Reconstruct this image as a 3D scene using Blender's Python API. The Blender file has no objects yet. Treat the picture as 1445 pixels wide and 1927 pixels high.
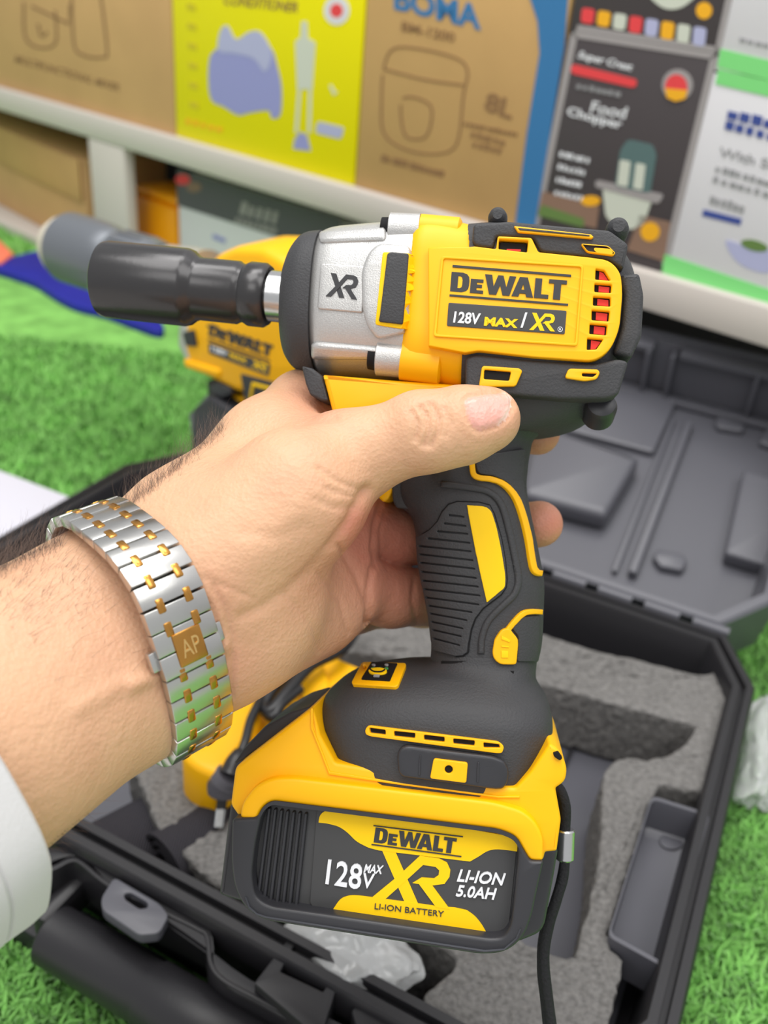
import bpy, bmesh, math, random
import numpy as np
from itertools import product
from mathutils import Vector, Matrix
from mathutils.bvhtree import BVHTree
random.seed(7); np.random.seed(7)
SC = bpy.context.scene
COL = SC.collection

# ------------------------------------------------------------------ camera
PW, PH, FPX = 1445.0, 1927.0, 1700.0
CAMH = 0.43
_d = np.array([445 - PW/2, -(3800 - PH/2), -FPX]); _d /= np.linalg.norm(_d)
_up = -_d; _fw = np.array([0, 0, -1.0]); _fh = _fw - _fw.dot(_up)*_up; _fh /= np.linalg.norm(_fh)
R = np.array([np.cross(_fh, _up), _fh, _up])            # camera axes -> world
CAM = np.array([0, 0, CAMH])
cd = bpy.data.cameras.new('camera'); cam = bpy.data.objects.new('camera', cd); COL.objects.link(cam)
m4 = Matrix.Identity(4)
for i in range(3):
    for j in range(3): m4[i][j] = R[i, j]
    m4[i][3] = CAM[i]
cam.matrix_world = m4
cd.sensor_fit = 'AUTO'; cd.sensor_width = 9.6; cd.lens = FPX/PH*9.6
cd.clip_start = 0.01
cd.dof.use_dof = True; cd.dof.focus_distance = 0.262; cd.dof.aperture_fstop = cd.lens/2.9
SC.camera = cam

# ------------------------------------------------------------------ light
world = bpy.data.worlds.new('world'); SC.world = world; world.use_nodes = True
bg = world.node_tree.nodes['Background']
bg.inputs['Color'].default_value = (0.97, 0.985, 1.0, 1); bg.inputs['Strength'].default_value = 0.72
def area(name, loc, target, sx, sy, power, col=(1, 0.985, 0.96)):
    l = bpy.data.lights.new(name, 'AREA'); l.shape = 'RECTANGLE'; l.size = sx; l.size_y = sy
    l.energy = power; l.color = col
    o = bpy.data.objects.new(name, l); COL.objects.link(o); o.location = loc
    o.rotation_euler = (Vector(target)-Vector(loc)).to_track_quat('-Z', 'Y').to_euler()
    return o
area('ceiling_panel', (-0.55, 0.15, 2.35), (0, 0.4, 0), 1.2, 1.2, 28)
area('ceiling_panel', (0.9, -0.3, 2.35), (0, 0.4, 0), 1.2, 1.2, 20)
area('ceiling_panel', (-0.6, -1.6, 2.2), (0, 0.4, 0.2), 1.4, 1.0, 15)
area('ceiling_panel', (-0.1, 0.95, 2.38), (-0.1, 0.55, 0), 1.3, 0.6, 20)  # added forward panel, there to give battery lip and tool tops a highlight
SC.view_settings.view_transform = 'Standard'; SC.view_settings.look = 'None'
SC.view_settings.gamma = 1.0; SC.view_settings.use_curve_mapping = False
SC.view_settings.exposure = -0.17
SC.cycles.max_bounces = 6; SC.cycles.transparent_max_bounces = 8

# ------------------------------------------------------------------ helpers
def ray(px, py):
    return R @ np.array([px - PW/2, -(py - PH/2), -FPX])
def proj(p):
    c = (np.asarray(p) - CAM) @ R
    return np.stack([PW/2 + FPX*c[..., 0]/-c[..., 2], PH/2 - FPX*c[..., 1]/-c[..., 2]], -1)
class Plane:
    """physical plane frame: origin, x, y, n (n towards the viewer); hits of pixel rays at offset d"""
    def __init__(s, o, x, n):
        s.o = np.array(o, float); s.n = np.array(n, float)/np.linalg.norm(n)
        x = np.array(x, float); x = x - x.dot(s.n)*s.n; s.x = x/np.linalg.norm(x); s.y = np.cross(s.n, s.x)
    def __call__(s, px, py, d=0.0):
        r = ray(px, py); t = ((s.o + s.n*d - CAM) @ s.n)/(r @ s.n)
        return CAM + r*t
    def loc(s, p):
        q = np.asarray(p) - s.o
        return np.stack([q @ s.x, q @ s.y, q @ s.n], -1)
    def glob(s, p):
        p = np.asarray(p, float)
        return s.o + p[..., 0:1]*s.x + p[..., 1:2]*s.y + p[..., 2:3]*s.n
    def matrix(s):
        m = Matrix.Identity(4)
        for i in range(3):
            m[i][0] = s.x[i]; m[i][1] = s.y[i]; m[i][2] = s.n[i]; m[i][3] = s.o[i]
        return m
def zplane(z): return Plane((0, 0, z), (1, 0, 0), (0, 0, 1))
def srgb(r, g, b):
    f = lambda c: (c/255/12.92) if c/255 <= 0.04045 else ((c/255+0.055)/1.055)**2.4
    return (f(r), f(g), f(b))

def mat(name, col, rough=0.5, metal=0.0, bump=0.0, bscale=400.0, spec=0.5, sss=0.0, var=0.0, vscale=60.0, coat=0.0, trans=0.0, sheen=0.0):
    m = bpy.data.materials.new(name); m.use_nodes = True
    nt = m.node_tree; b = nt.nodes['Principled BSDF']
    b.inputs['Base Color'].default_value = (*col, 1); b.inputs['Roughness'].default_value = rough
    b.inputs['Metallic'].default_value = metal; b.inputs['Specular IOR Level'].default_value = spec
    if sss: 
        b.inputs['Subsurface Weight'].default_value = sss
        b.inputs['Subsurface Radius'].default_value = (0.006, 0.0025, 0.0012); b.inputs['Subsurface Scale'].default_value = 1.0
    if coat: b.inputs['Coat Weight'].default_value = coat; b.inputs['Coat Roughness'].default_value = 0.1
    if trans: b.inputs['Transmission Weight'].default_value = trans
    if sheen: b.inputs['Sheen Weight'].default_value = sheen
    tc = nt.nodes.new('ShaderNodeTexCoord')
    if bump:
        n = nt.nodes.new('ShaderNodeTexNoise'); n.inputs['Scale'].default_value = bscale; n.inputs['Detail'].default_value = 3
        bp = nt.nodes.new('ShaderNodeBump'); bp.inputs['Strength'].default_value = bump; bp.inputs['Distance'].default_value = 0.0006
        nt.links.new(tc.outputs['Object'], n.inputs['Vector']); nt.links.new(n.outputs['Fac'], bp.inputs['Height'])
        nt.links.new(bp.outputs['Normal'], b.inputs['Normal'])
    if var:
        n = nt.nodes.new('ShaderNodeTexNoise'); n.inputs['Scale'].default_value = vscale; n.inputs['Detail'].default_value = 4
        rp = nt.nodes.new('ShaderNodeValToRGB')
        rp.color_ramp.elements[0].position = 0.3; rp.color_ramp.elements[1].position = 0.7
        rp.color_ramp.elements[0].color = (*[c*(1-var) for c in col], 1); rp.color_ramp.elements[1].color = (*[min(1, c*(1+var)) for c in col], 1)
        nt.links.new(tc.outputs['Object'], n.inputs['Vector']); nt.links.new(n.outputs['Fac'], rp.inputs['Fac'])
        nt.links.new(rp.outputs['Color'], b.inputs['Base Color'])
    return m
M = {}
M['yellow'] = mat('yellow_plastic', (1.0, 0.50, 0.001), 0.42, spec=0.35)
M['yellow2'] = mat('yellow_print', (1.0, 0.62, 0.002), 0.5, spec=0.3)
M['black'] = mat('black_rubber', srgb(62, 62, 64), 0.55, bump=0.35, bscale=1500, spec=0.35)
M['black_smooth'] = mat('black_plastic', srgb(50, 50, 54), 0.4, spec=0.45)
M['groove'] = mat('dark_groove', srgb(26, 25, 26), 0.7, spec=0.2)
M['dark'] = mat('dark_print', srgb(62, 62, 64), 0.55, spec=0.3)
M['label'] = mat('label_grey', srgb(72, 72, 73), 0.5, spec=0.3)
M['white'] = mat('white_print', srgb(235, 236, 240), 0.5)
M['silver'] = mat('cast_silver', srgb(196, 195, 193), 0.36, metal=0.55, bump=0.25, bscale=2600, spec=0.5, var=0.07, vscale=2400)
M['steel'] = mat('brushed_steel', srgb(205, 205, 205), 0.22, metal=1.0, bump=0.05, bscale=800)
M['gold'] = mat('gold', srgb(196, 142, 72), 0.24, metal=1.0)
M['chrome_black'] = mat('black_oxide', srgb(62, 61, 62), 0.26, metal=0.5, spec=0.7, bump=0.06, bscale=500)
M['red'] = mat('red_part', srgb(226, 40, 16), 0.5)
M['green_led'] = mat('green_print', srgb(70, 150, 80), 0.5)

class Thing:
    def __init__(s, name, label, cat, origin=None, group=None, frame=None, kind=None):
        o = bpy.data.objects.new(name, None); COL.objects.link(o); o.empty_display_size = 0.02
        if frame is not None:
            m = frame.matrix()
            if origin is not None: m.translation = Vector(origin)
        else: m = Matrix.Translation(Vector(origin))
        o.matrix_world = m; s.inv = np.array(m.inverted()); s.o = o; s.first = {}
        o['label'] = label; o['category'] = cat
        if group: o['group'] = group
        if kind: o['kind'] = kind
    def part(s, name, vf, m, parent=None, label=None, smooth=True, kind=None):
        v, f = vf
        v = np.asarray(v, float) @ s.inv[:3, :3].T + s.inv[:3, 3]
        o = mk(name, (v, f), m, smooth); o.parent = parent or s.o
        if label: o['label'] = label
        if kind: o['kind'] = kind
        return o
def mk(name, vf, m, smooth=True):
    v, f = vf
    me = bpy.data.meshes.new(name); me.from_pydata([tuple(map(float, a)) for a in v], [], [tuple(map(int, a)) for a in f])
    me.validate(); 
    bm = bmesh.new(); bm.from_mesh(me); bmesh.ops.recalc_face_normals(bm, faces=bm.faces[:]); bm.to_mesh(me); bm.free()
    if isinstance(m, (list, tuple)):
        for q in m: me.materials.append(q)
    else: me.materials.append(m)
    if smooth:
        me.polygons.foreach_set('use_smooth', [True]*len(me.polygons))
        try: me.set_sharp_from_angle(angle=math.radians(38))
        except Exception: pass
    o = bpy.data.objects.new(name, me); COL.objects.link(o)
    return o
def top(name, vf, m, label, cat, group=None, kind=None, smooth=True, origin=None):
    v, f = vf; v = np.asarray(v, float)
    c = np.array(origin) if origin is not None else np.array([(v[:, 0].min()+v[:, 0].max())/2, (v[:, 1].min()+v[:, 1].max())/2, v[:, 2].min()])
    o = mk(name, (v-c, f), m, smooth); o.location = c
    if kind: o['kind'] = kind
    if label: o['label'] = label
    if cat: o['category'] = cat
    if group: o['group'] = group
    return o
def join(*vfs):
    V, F, n = [], [], 0
    for v, f in vfs:
        V += [tuple(a) for a in v]; F += [tuple(i+n for i in a) for a in f]; n += len(v)
    return np.array(V), F
def bvh(*objs):
    V, F, n = [], [], 0
    bpy.context.view_layer.update()
    for o in objs:
        mw = o.matrix_world
        V += [tuple(mw @ v.co) for v in o.data.vertices]; F += [tuple(i+n for i in p.vertices) for p in o.data.polygons]; n = len(V)
    return BVHTree.FromPolygons(V, F)

# ---- 2D shapes -> plates
def catmull(P, n=6, closed=True):
    P = [np.array(p, float) for p in P]; N = len(P); out = []
    rng = range(N) if closed else range(N-1)
    for i in rng:
        if closed: a, b, c, d = P[(i-1) % N], P[i], P[(i+1) % N], P[(i+2) % N]
        else: a, b, c, d = P[max(i-1, 0)], P[i], P[i+1], P[min(i+2, N-1)]
        for k in range(n):
            t = k/n
            out.append(0.5*((2*b)+(-a+c)*t+(2*a-5*b+4*c-d)*t*t+(-a+3*b-3*c+d)*t**3))
    if not closed: out.append(P[-1])
    return [tuple(p) for p in out]
def rnd(P, r, n=5):
    """round the corners of a polygon, radius r px (number or per-corner list)"""
    P = [np.array(p, float) for p in P]; N = len(P); out = []
    for i in range(N):
        rr = r[i] if isinstance(r, (list, tuple)) else r
        a, b, c = P[i-1], P[i], P[(i+1) % N]
        l1, l2 = np.linalg.norm(a-b), np.linalg.norm(c-b); q = min(rr, l1*0.48, l2*0.48)
        if q < 0.01: out.append(tuple(b)); continue
        p0, p1 = b+(a-b)/l1*q, b+(c-b)/l2*q
        for k in range(n+1):
            t = k/n; out.append(tuple((1-t)**2*p0+2*t*(1-t)*b+t*t*p1))
    return out
def rrect(x0, y0, x1, y1, r=5): return rnd([(x0, y0), (x1, y0), (x1, y1), (x0, y1)], r)
def oval(cx, cy, rx, ry, a=0, n=28):
    ca, sa = math.cos(a), math.sin(a)
    return [(cx+rx*math.cos(t)*ca-ry*math.sin(t)*sa, cy+rx*math.cos(t)*sa+ry*math.sin(t)*ca) for t in np.linspace(0, 2*math.pi, n, endpoint=False)]
def ribbon(P, w, closed=False):
    P = [np.array(p, float) for p in P]; N = len(P); L, Rr = [], []
    for i in range(N):
        if closed: a, c = P[i-1], P[(i+1) % N]
        else: a, c = P[max(i-1, 0)], P[min(i+1, N-1)]
        t = (c-a)/max(np.linalg.norm(c-a), 1e-9); nn = np.array([-t[1], t[0]]); ww = w[i] if isinstance(w, (list, tuple)) else w
        if 0 < i < N-1:
            e1 = (P[i]-P[i-1])/max(np.linalg.norm(P[i]-P[i-1]), 1e-9); ww = ww/max(0.5, abs(e1 @ t))
        L.append(tuple(P[i]+nn*ww/2)); Rr.append(tuple(P[i]-nn*ww/2))
    if closed: return [L, Rr]
    return [L + Rr[::-1]]
def curve2d(splines, half, bev, res=2):
    cu = bpy.data.curves.new('tmp', 'CURVE'); cu.dimensions = '2D'; cu.fill_mode = 'BOTH'
    cu.extrude = max(half-bev, 0); cu.bevel_depth = bev; cu.bevel_resolution = res; cu.offset = -bev
    for P in splines:
        s = cu.splines.new('POLY'); s.points.add(len(P)-1)
        for i, p in enumerate(P): s.points[i].co = (p[0], p[1], 0, 1)
        s.use_cyclic_u = True
    return tomesh(cu)
def tomesh(cu, maxlen=None):
    o = bpy.data.objects.new('tmp', cu); COL.objects.link(o)
    dg = bpy.context.evaluated_depsgraph_get(); me = bpy.data.meshes.new_from_object(o.evaluated_get(dg))
    bm = bmesh.new(); bm.from_mesh(me)
    bmesh.ops.remove_doubles(bm, verts=bm.verts[:], dist=1e-4)
    bmesh.ops.triangulate(bm, faces=[f for f in bm.faces if len(f.verts) > 4])
    bm.verts.index_update()
    v = [tuple(x.co) for x in bm.verts]; f = [[q.index for q in p.verts] for p in bm.faces]
    bm.free(); bpy.data.objects.remove(o); bpy.data.curves.remove(cu) if isinstance(cu, bpy.types.Curve) else None; bpy.data.meshes.remove(me)
    return np.array(v).reshape(-1, 3), f
def refine(vf, maxlen):
    bm = bmesh.new(); vs = [bm.verts.new(tuple(p)) for p in vf[0]]
    for f in vf[1]:
        try: bm.faces.new([vs[i] for i in f])
        except Exception: pass
    bmesh.ops.triangulate(bm, faces=bm.faces[:])
    for _ in range(7):
        e = [x for x in bm.edges if x.calc_length() > maxlen]
        if not e: break
        bmesh.ops.subdivide_edges(bm, edges=e, cuts=1, use_grid_fill=False)
        bmesh.ops.triangulate(bm, faces=[f for f in bm.faces if len(f.verts) > 3])
    bm.verts.index_update()
    v = np.array([tuple(x.co) for x in bm.verts]); f = [[q.index for q in p.verts] for p in bm.faces]; bm.free()
    return v, f
PXM = 5667.0                                          # px per metre at the tool's mid plane
def plate(splines, h0, h1, mapper, bev=1.0, maxlen=None, pxm=PXM):
    """outline(s) in photo pixels -> solid plate between heights h0..h1 (m) over the mapper's surface"""
    if isinstance(splines[0][0], (int, float)): splines = [splines]
    half = (h1-h0)/2*pxm
    v, f = curve2d(splines, half, min(bev, half*0.99))
    if maxlen: v, f = refine((v, f), maxlen)
    return np.array([mapper(p[0], p[1], (h0+h1)/2 + p[2]/pxm) for p in v]), f
def at(pl, d0=0.0): return lambda x, y, h: pl(x, y, d0+h)
class Drape:
    def __init__(s, tree, pl, d0): s.t, s.pl, s.d0 = tree, pl, d0
    def __call__(s, x, y, h):
        r = ray(x, y); d = Vector(r).normalized()
        loc, n, i, dist = s.t.ray_cast(Vector(CAM), d)
        if loc is None or dist > 0.5: return s.pl(x, y, s.d0+h)
        if n.dot(d) > 0: n = -n
        return np.array(loc) + np.array(n)*h

# ---- lettering
def txt(s, bold=0.0, shear=0.0):
    cu = bpy.data.curves.new('tmp', 'FONT'); cu.body = s; cu.extrude = 0.5; cu.offset = bold; cu.shear = shear; cu.resolution_u = 3
    v, f = tomesh(cu)
    lo, hi = v.min(0), v.max(0); v = (v-lo)/np.maximum(hi-lo, 1e-6)
    return v, f
def polys(glyphs):
    v, f = [], []; n = 0
    for g in glyphs:
        a, b = curve2d(g, 0.5, 0.0); a[:, 2] += .12*len(f)**.3
        v += [tuple(p) for p in a]; f += [[i+n for i in q] for q in b]; n = len(v)
    v = np.array(v); lo, hi = v.min(0), v.max(0)
    return (v-lo)/np.maximum(hi-lo, 1e-6), f
def sh(P, dx, dy=0, k=1): return [(x*k+dx, y*k+dy) for x, y in P]
def wordmark():
    D = [[(0, 0), (0, 1), (.44, 1), (.6, .93), (.68, .8), (.7, .62), (.7, .38), (.68, .2), (.6, .07), (.44, 0)], [(.27, .2), (.27, .8), (.36, .8), (.42, .74), (.44, .62), (.44, .38), (.42, .26), (.36, .2)]]
    E = [[(0, 0), (0, .72), (.48, .72), (.48, .56), (.24, .56), (.24, .45), (.44, .45), (.44, .29), (.24, .29), (.24, .16), (.5, .16), (.5, 0)]]
    W = [[(0, 1), (.27, 1), (.36, .42), (.5, 1), (.7, 1), (.84, .42), (.93, 1), (1.18, 1), (.98, 0), (.72, 0), (.6, .5), (.48, 0), (.21, 0)]]
    A = [[(0, 0), (.26, 1), (.56, 1), (.82, 0), (.56, 0), (.52, .17), (.3, .17), (.26, 0)], [(.35, .36), (.47, .36), (.41, .66)]]
    L = [[(0, 0), (0, 1), (.26, 1), (.26, .2), (.54, .2), (.54, 0)]]
    T = [[(.2, 0), (.2, .8), (0, .8), (0, 1), (.68, 1), (.68, .8), (.47, .8), (.47, 0)]]
    out = []; x = 0
    for g, w, k in ((D, .7, .05), (E, .5, .02), (W, 1.18, -.12), (A, .82, .03), (L, .54, -.02), (T, .68, 0)):
        out.append([sh(s, x) for s in g]); x += w+k
    return polys(out)
def xr_mark():
    X1 = [(0, 1), (.2, 1), (.62, 0), (.42, 0)]
    X2 = [(-.06, 0), (.13, 0), (.42, .48), (.62, .82), (.80, .82), (.86, .76), (.86, .66), (.80, .58), (.62, .56), (.5, .42), (.76, .42), (.96, .5), (1.02, .66), (1.02, .80), (.96, .94), (.84, 1), (.56, 1), (.3, .55)]
    L2 = [(.52, .44), (.7, .44), (1.06, 0), (.86, 0)]
    L2 = [(.56, .47), (.76, .47), (1.08, 0), (.88, 0)]
    return polys([[X1], [X2], [L2]])
def put(vf, O, X, Y, h0, h1, mapper, maxlen=None):
    """unit-box lettering onto the surface: O baseline-left px, X baseline-right px, Y top-left px"""
    v, f = vf; O, X, Y = map(lambda a: np.array(a, float), (O, X, Y))
    out = []
    for p in v:
        q = O + (X-O)*p[0] + (Y-O)*p[1]; out.append(mapper(q[0], q[1], h0+(h1-h0)*p[2]))
    return np.array(out), f

# ---- solids
def loft(stations, pl, n=56, sub=5, de=0.012, capround=True):
    """stations: (L px, R px, half depth, exponent[, centre depth]) -> closed superellipse loft"""
    S = []
    for st in stations:
        L, Rp, hd, ex = st[:4]; dc = st[4] if len(st) > 4 else 0.0
        a = pl.loc(pl(*L, de+dc)); b = pl.loc(pl(*Rp, de+dc)); a[2] = b[2] = dc
        S.append(np.concatenate([a, b, [hd, ex]]))
    S = np.array(catmull(S, sub, False)) if sub > 1 else np.array(S)
    V, F = [], []
    t = np.linspace(0, 2*np.pi, n, endpoint=False); c, s_ = np.cos(t), np.sin(t)
    for q in S:
        cen = (q[:3]+q[3:6])/2; half = (q[3:6]-q[:3])/2; e = 2/q[7]
        a = np.sign(c)*np.abs(c)**e; b = np.sign(s_)*np.abs(s_)**e
        V += [tuple(cen+half*x+np.array([0, 0, 1])*q[6]*y) for x, y in zip(a, b)]
    m = len(S)
    for i in range(m-1):
        for j in range(n): F.append((i*n+j, i*n+(j+1) % n, (i+1)*n+(j+1) % n, (i+1)*n+j))
    V.append(tuple(np.mean(V[:n], 0))); F += [(j, (j+1) % n, len(V)-1) for j in range(n)]
    V.append(tuple(np.mean(V[(m-1)*n:m*n], 0))); F += [((m-1)*n+j, (m-1)*n+(j+1) % n, len(V)-1) for j in range(n)]
    return pl.glob(np.array(V)), F
def lathe(A, B, prof, n=48):
    """profile [(t 0..1 along A->B or beyond, radius)]"""
    A, B = np.array(A, float), np.array(B, float); ax = (B-A); L = np.linalg.norm(ax); ax /= L
    u = np.cross(ax, (0, 0, 1)); u /= np.linalg.norm(u); w = np.cross(ax, u)
    V, F = [], []
    for t, r in prof:
        for k in range(n):
            a = 2*np.pi*k/n; V.append(A+ax*L*t+(u*math.cos(a)+w*math.sin(a))*r)
    m = len(prof)
    for i in range(m-1):
        for j in range(n): F.append((i*n+j, i*n+(j+1) % n, (i+1)*n+(j+1) % n, (i+1)*n+j))
    F.append(tuple(range(n))); F.append(tuple(range((m-1)*n, m*n)))
    return np.array(V), F
def tube(P, r, n=10, sub=6):
    P = np.array(catmull(P, sub, False)) if sub > 1 else np.array(P, float)
    V, F = [], []; m = len(P); up = np.array([0.3, 0.2, 1.0])
    for i in range(m):
        t = P[min(i+1, m-1)]-P[max(i-1, 0)]; t = t/max(np.linalg.norm(t), 1e-9)
        u = np.cross(t, up); u /= max(np.linalg.norm(u), 1e-9); w = np.cross(t, u)
        rr = r if not hasattr(r, '__len__') else np.interp(i/(m-1), np.linspace(0, 1, len(r)), r)
        for k in range(n):
            a = 2*np.pi*k/n; V.append(P[i]+(u*math.cos(a)+w*math.sin(a))*rr)
    for i in range(m-1):
        for j in range(n): F.append((i*n+j, i*n+(j+1) % n, (i+1)*n+(j+1) % n, (i+1)*n+j))
    F.append(tuple(range(n))); F.append(tuple(range((m-1)*n, m*n)))
    return np.array(V), F
def obox(c, ax, ay, az, bev=0.0, seg=2):
    """box: centre, three half-axis vectors"""
    c, ax, ay, az = [np.array(q, float) for q in (c, ax, ay, az)]
    lx, ly, lz = np.linalg.norm(ax), np.linalg.norm(ay), np.linalg.norm(az)
    bm = bmesh.new(); bmesh.ops.create_cube(bm, size=2.0, matrix=Matrix.Diagonal((lx, ly, lz, 1)))
    if bev: bmesh.ops.bevel(bm, geom=bm.edges[:], offset=min(bev, 0.45*min(lx, ly, lz)*2), segments=seg, profile=0.5, affect='EDGES')
    bm.verts.index_update()
    v = np.array([tuple(x.co) for x in bm.verts]); f = [[q.index for q in p.verts] for p in bm.faces]; bm.free()
    return c + v[:, 0:1]*ax/lx + v[:, 1:2]*ay/ly + v[:, 2:3]*az/lz, f
def prism(poly, z0, z1, bev=0.0):
    """world xy polygon extruded z0..z1 (rounded edge)"""
    P = np.array(poly); c = P.mean(0); half = (z1-z0)/2
    K = 1000.0
    v, f = curve2d([[(p[0]*K, p[1]*K) for p in (np.array(q)) ] for q in ([poly] if isinstance(poly[0][0], (int, float, np.floating)) else poly)], half*K, min(bev, half*0.99)*K)
    v = v/K; v[:, 2] += (z0+z1)/2
    return v, f
def rings(loops):
    """list of equal-length world loops joined by quads; ends closed"""
    n = len(loops[0]); V = [tuple(p) for l in loops for p in l]; F = []
    for i in range(len(loops)-1):
        for j in range(n): F.append((i*n+j, i*n+(j+1) % n, (i+1)*n+(j+1) % n, (i+1)*n+j))
    F.append(tuple(range(n))); F.append(tuple(range((len(loops)-1)*n, len(loops)*n)))
    return np.array(V), F
def at(pl, d0=0.0): return lambda x, y, h: pl(x, y, d0) + pl.n*h

# ================================================================== setting
FL = zplane(0.0)
M['turf_base'] = mat('turf_backing', srgb(128, 186, 96), 0.9, var=0.25, vscale=30, spec=0.1)
M['grass'] = mat('grass_blades', srgb(128, 188, 94), 0.6, var=0.3, vscale=45, spec=0.25, sheen=0.2)
M['counter'] = mat('cream_laminate', srgb(206, 197, 190), 0.5)
M['wall'] = mat('wall_paint', srgb(200, 200, 205), 0.7)
M['backing'] = mat('grey_backing', srgb(120, 120, 126), 0.7)
M['tile'] = mat('added_pale_floor_tile', srgb(206, 202, 198), 0.35, var=0.04, vscale=3)  # unseen pale tile, added beyond the turf to weaken its green bounce
v = np.array([(-3.2, -2.2, 0), (2.6, -2.2, 0), (2.6, 3.6, 0), (-3.2, 3.6, 0)]); top('floor', (v, [(0, 1, 2, 3)]), M['tile'], None, None, kind='structure')
SA = math.radians(-39.5); SXV = np.array([math.cos(SA), math.sin(SA), 0]); SNV = np.array([math.sin(SA), -math.cos(SA), 0]); SYV = -SNV
DC, DB = 0.74, 0.752
SH = Plane(SYV*DC, SXV, SNV); SB = Plane(SYV*DB, SXV, SNV)
def sbox(s0, s1, z0, z1, d0, d1, bev=0.002):
    c = SXV*(s0+s1)/2 + SYV*(d0+d1)/2 + np.array([0, 0, (z0+z1)/2])
    return obox(c, SXV*(s1-s0)/2, SYV*(d1-d0)/2, (0, 0, (z1-z0)/2), bev)
ZT = np.mean([SH(*p)[2] for p in ((0, 168), (330, 254), (667, 345), (1445, 600))]); ZB = np.mean([SH(*p)[2] for p in ((0, 210), (400, 330), (1445, 655))])
def sx(px, py, pl=SB): return float(pl(px, py) @ SXV)
ct = Thing('counter', 'cream display counter running along the back under the boxes', 'counter', SXV*-0.5+SYV*DC); del ct.o['label'], ct.o['category']; ct.o['kind'] = 'structure'; ct.o.name = 'trim_1'
ct.part('counter_top', sbox(-2.6, 0.9, ZB, ZT, DC, DC+0.42, 0.003), M['counter'])
p1, p2 = sx(167, 300, SH), sx(232, 300, SH)
ct.part('counter_post', sbox(p1, p2, 0.0, ZB, DC+0.001, DC+0.018, 0.002), M['counter'])
ct.part('bottom_board', sbox(-2.6, 0.9, 0.0, 0.012, DC+0.001, DC+0.42, 0.002), M['counter'])
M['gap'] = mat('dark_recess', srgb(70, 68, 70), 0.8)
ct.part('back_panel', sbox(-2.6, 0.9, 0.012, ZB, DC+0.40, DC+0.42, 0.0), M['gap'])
wv = [SXV*a+SYV*(DC+0.44)+np.array([0, 0, z]) for a, z in ((-3.4, 0), (2.2, 0), (2.2, 2.5), (-3.4, 2.5))]
top('wall_back', (np.array(wv), [(0, 1, 2, 3)]), M['wall'], None, None, kind='structure')

# ---- boxes standing on the counter
M['kraft'] = mat('kraft_card', srgb(204, 164, 114), 0.75, var=0.05, vscale=12, spec=0.15)
M['kraft2'] = mat('brown_card', srgb(198, 160, 106), 0.75, var=0.06, vscale=10, spec=0.15)
M['kprint'] = mat('brown_ink', srgb(140, 106, 70), 0.8)
M['ydk'] = mat('yellow_card', srgb(238, 226, 0), 0.5, spec=0.2)
M['blueprint'] = mat('blue_ink', srgb(50, 118, 172), 0.6)
M['olive'] = mat('olive_ink', srgb(206, 190, 20), 0.6)
M['lilac'] = mat('lilac_print', srgb(150, 152, 206), 0.6)
M['lilac2'] = mat('pale_lilac_print', srgb(178, 180, 214), 0.6)
M['palegrey'] = mat('pale_grey_print', srgb(206, 210, 196), 0.6)
M['orangeprint'] = mat('orange_print', srgb(246, 178, 20), 0.6)
M['blackcard'] = mat('black_card', srgb(74, 68, 70), 0.5, spec=0.3)
M['greycard'] = mat('grey_card', srgb(160, 154, 154), 0.5)
M['whitecard'] = mat('white_card', srgb(222, 220, 224), 0.5)
M['redprint'] = mat('red_print', srgb(232, 66, 70), 0.6)
M['greenprint'] = mat('green_ink', srgb(130, 222, 130), 0.6)
M['navy'] = mat('navy_ink', srgb(56, 76, 150), 0.6)
M['greyprint'] = mat('grey_ink', srgb(150, 150, 152), 0.6)
M['teal'] = mat('dark_teal_print', srgb(86, 112, 112), 0.6)
M['foodg'] = mat('leaf_green_print', srgb(100, 130, 66), 0.6)
M['woodprint'] = mat('wood_print', srgb(140, 110, 92), 0.6)
BX = at(SB, 0.0)
def flat(spl, h=0.0006, mapper=BX): return plate(spl, 0.0, h, mapper, bev=0.0, pxm=1900)
def word(t, s, O, X, Y, m, h=0.0006, name='lettering', bold=0.0, shear=0.0, mapper=BX, **k):
    return t.part(name, put(txt(s, bold, shear), O, X, Y, 0.0, h, mapper), m, **k)
def smallprint(t, n, O, X, Y, m, mapper=BX, h=0.0008):
    # print too small to read in the photo: a row of short bars
    O, X, Y = map(lambda a: np.array(a, float), (O, X, Y)); rgp = random.Random(int(O[0]*7+O[1])); k = 0.0
    for i in range(n):
        a, b = (i+.08)/n, (i+.08+rgp.uniform(.5, .84))/n; y1 = rgp.uniform(.7, 1)
        q = [O+(X-O)*u+(Y-O)*w for u, w in ((a, 0), (b, 0), (b, y1), (a, y1))]
        t.part('small_print', flat([tuple(p) for p in q], h, mapper), m)
def stroke(P, w): return ribbon(P, w)
def carton(name, label, cat, s0, s1, z0, z1, m, depth=0.22, group=None):
    t = Thing(name, label, cat, SXV*(s0+s1)/2+SYV*(DB+depth/2)+np.array([0, 0, z0]), group=group)
    t.part('carton', sbox(s0, s1, z0, z1, DB, DB+depth, 0.0015), m)
    return t
g = 0.0012
sa, sb_, sc, sd, se = -1.62, (sx(322, 0)+sx(331, 245))/2, (sx(690, 0)+sx(667, 330))/2, (sx(1062, 90)+sx(1006, 430))/2, (sx(1345, 105)+sx(1252, 500))/2
zbk = (SB(1085, 62)[2]+SB(1345, 105)[2])/2
zwh = (SB(1352, 128)[2]+SB(1445, 158)[2])/2
t = carton('appliance_box', 'brown cardboard appliance box with outline drawing, far left on the counter', 'box', sa, sb_-g, ZT, ZT+0.30, M['kraft'])
word(t, 'MULTIFUNCTIONAL MIXER', (28, 117), (224, 172), (31, 104), M['kprint'], bold=0.01)
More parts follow.
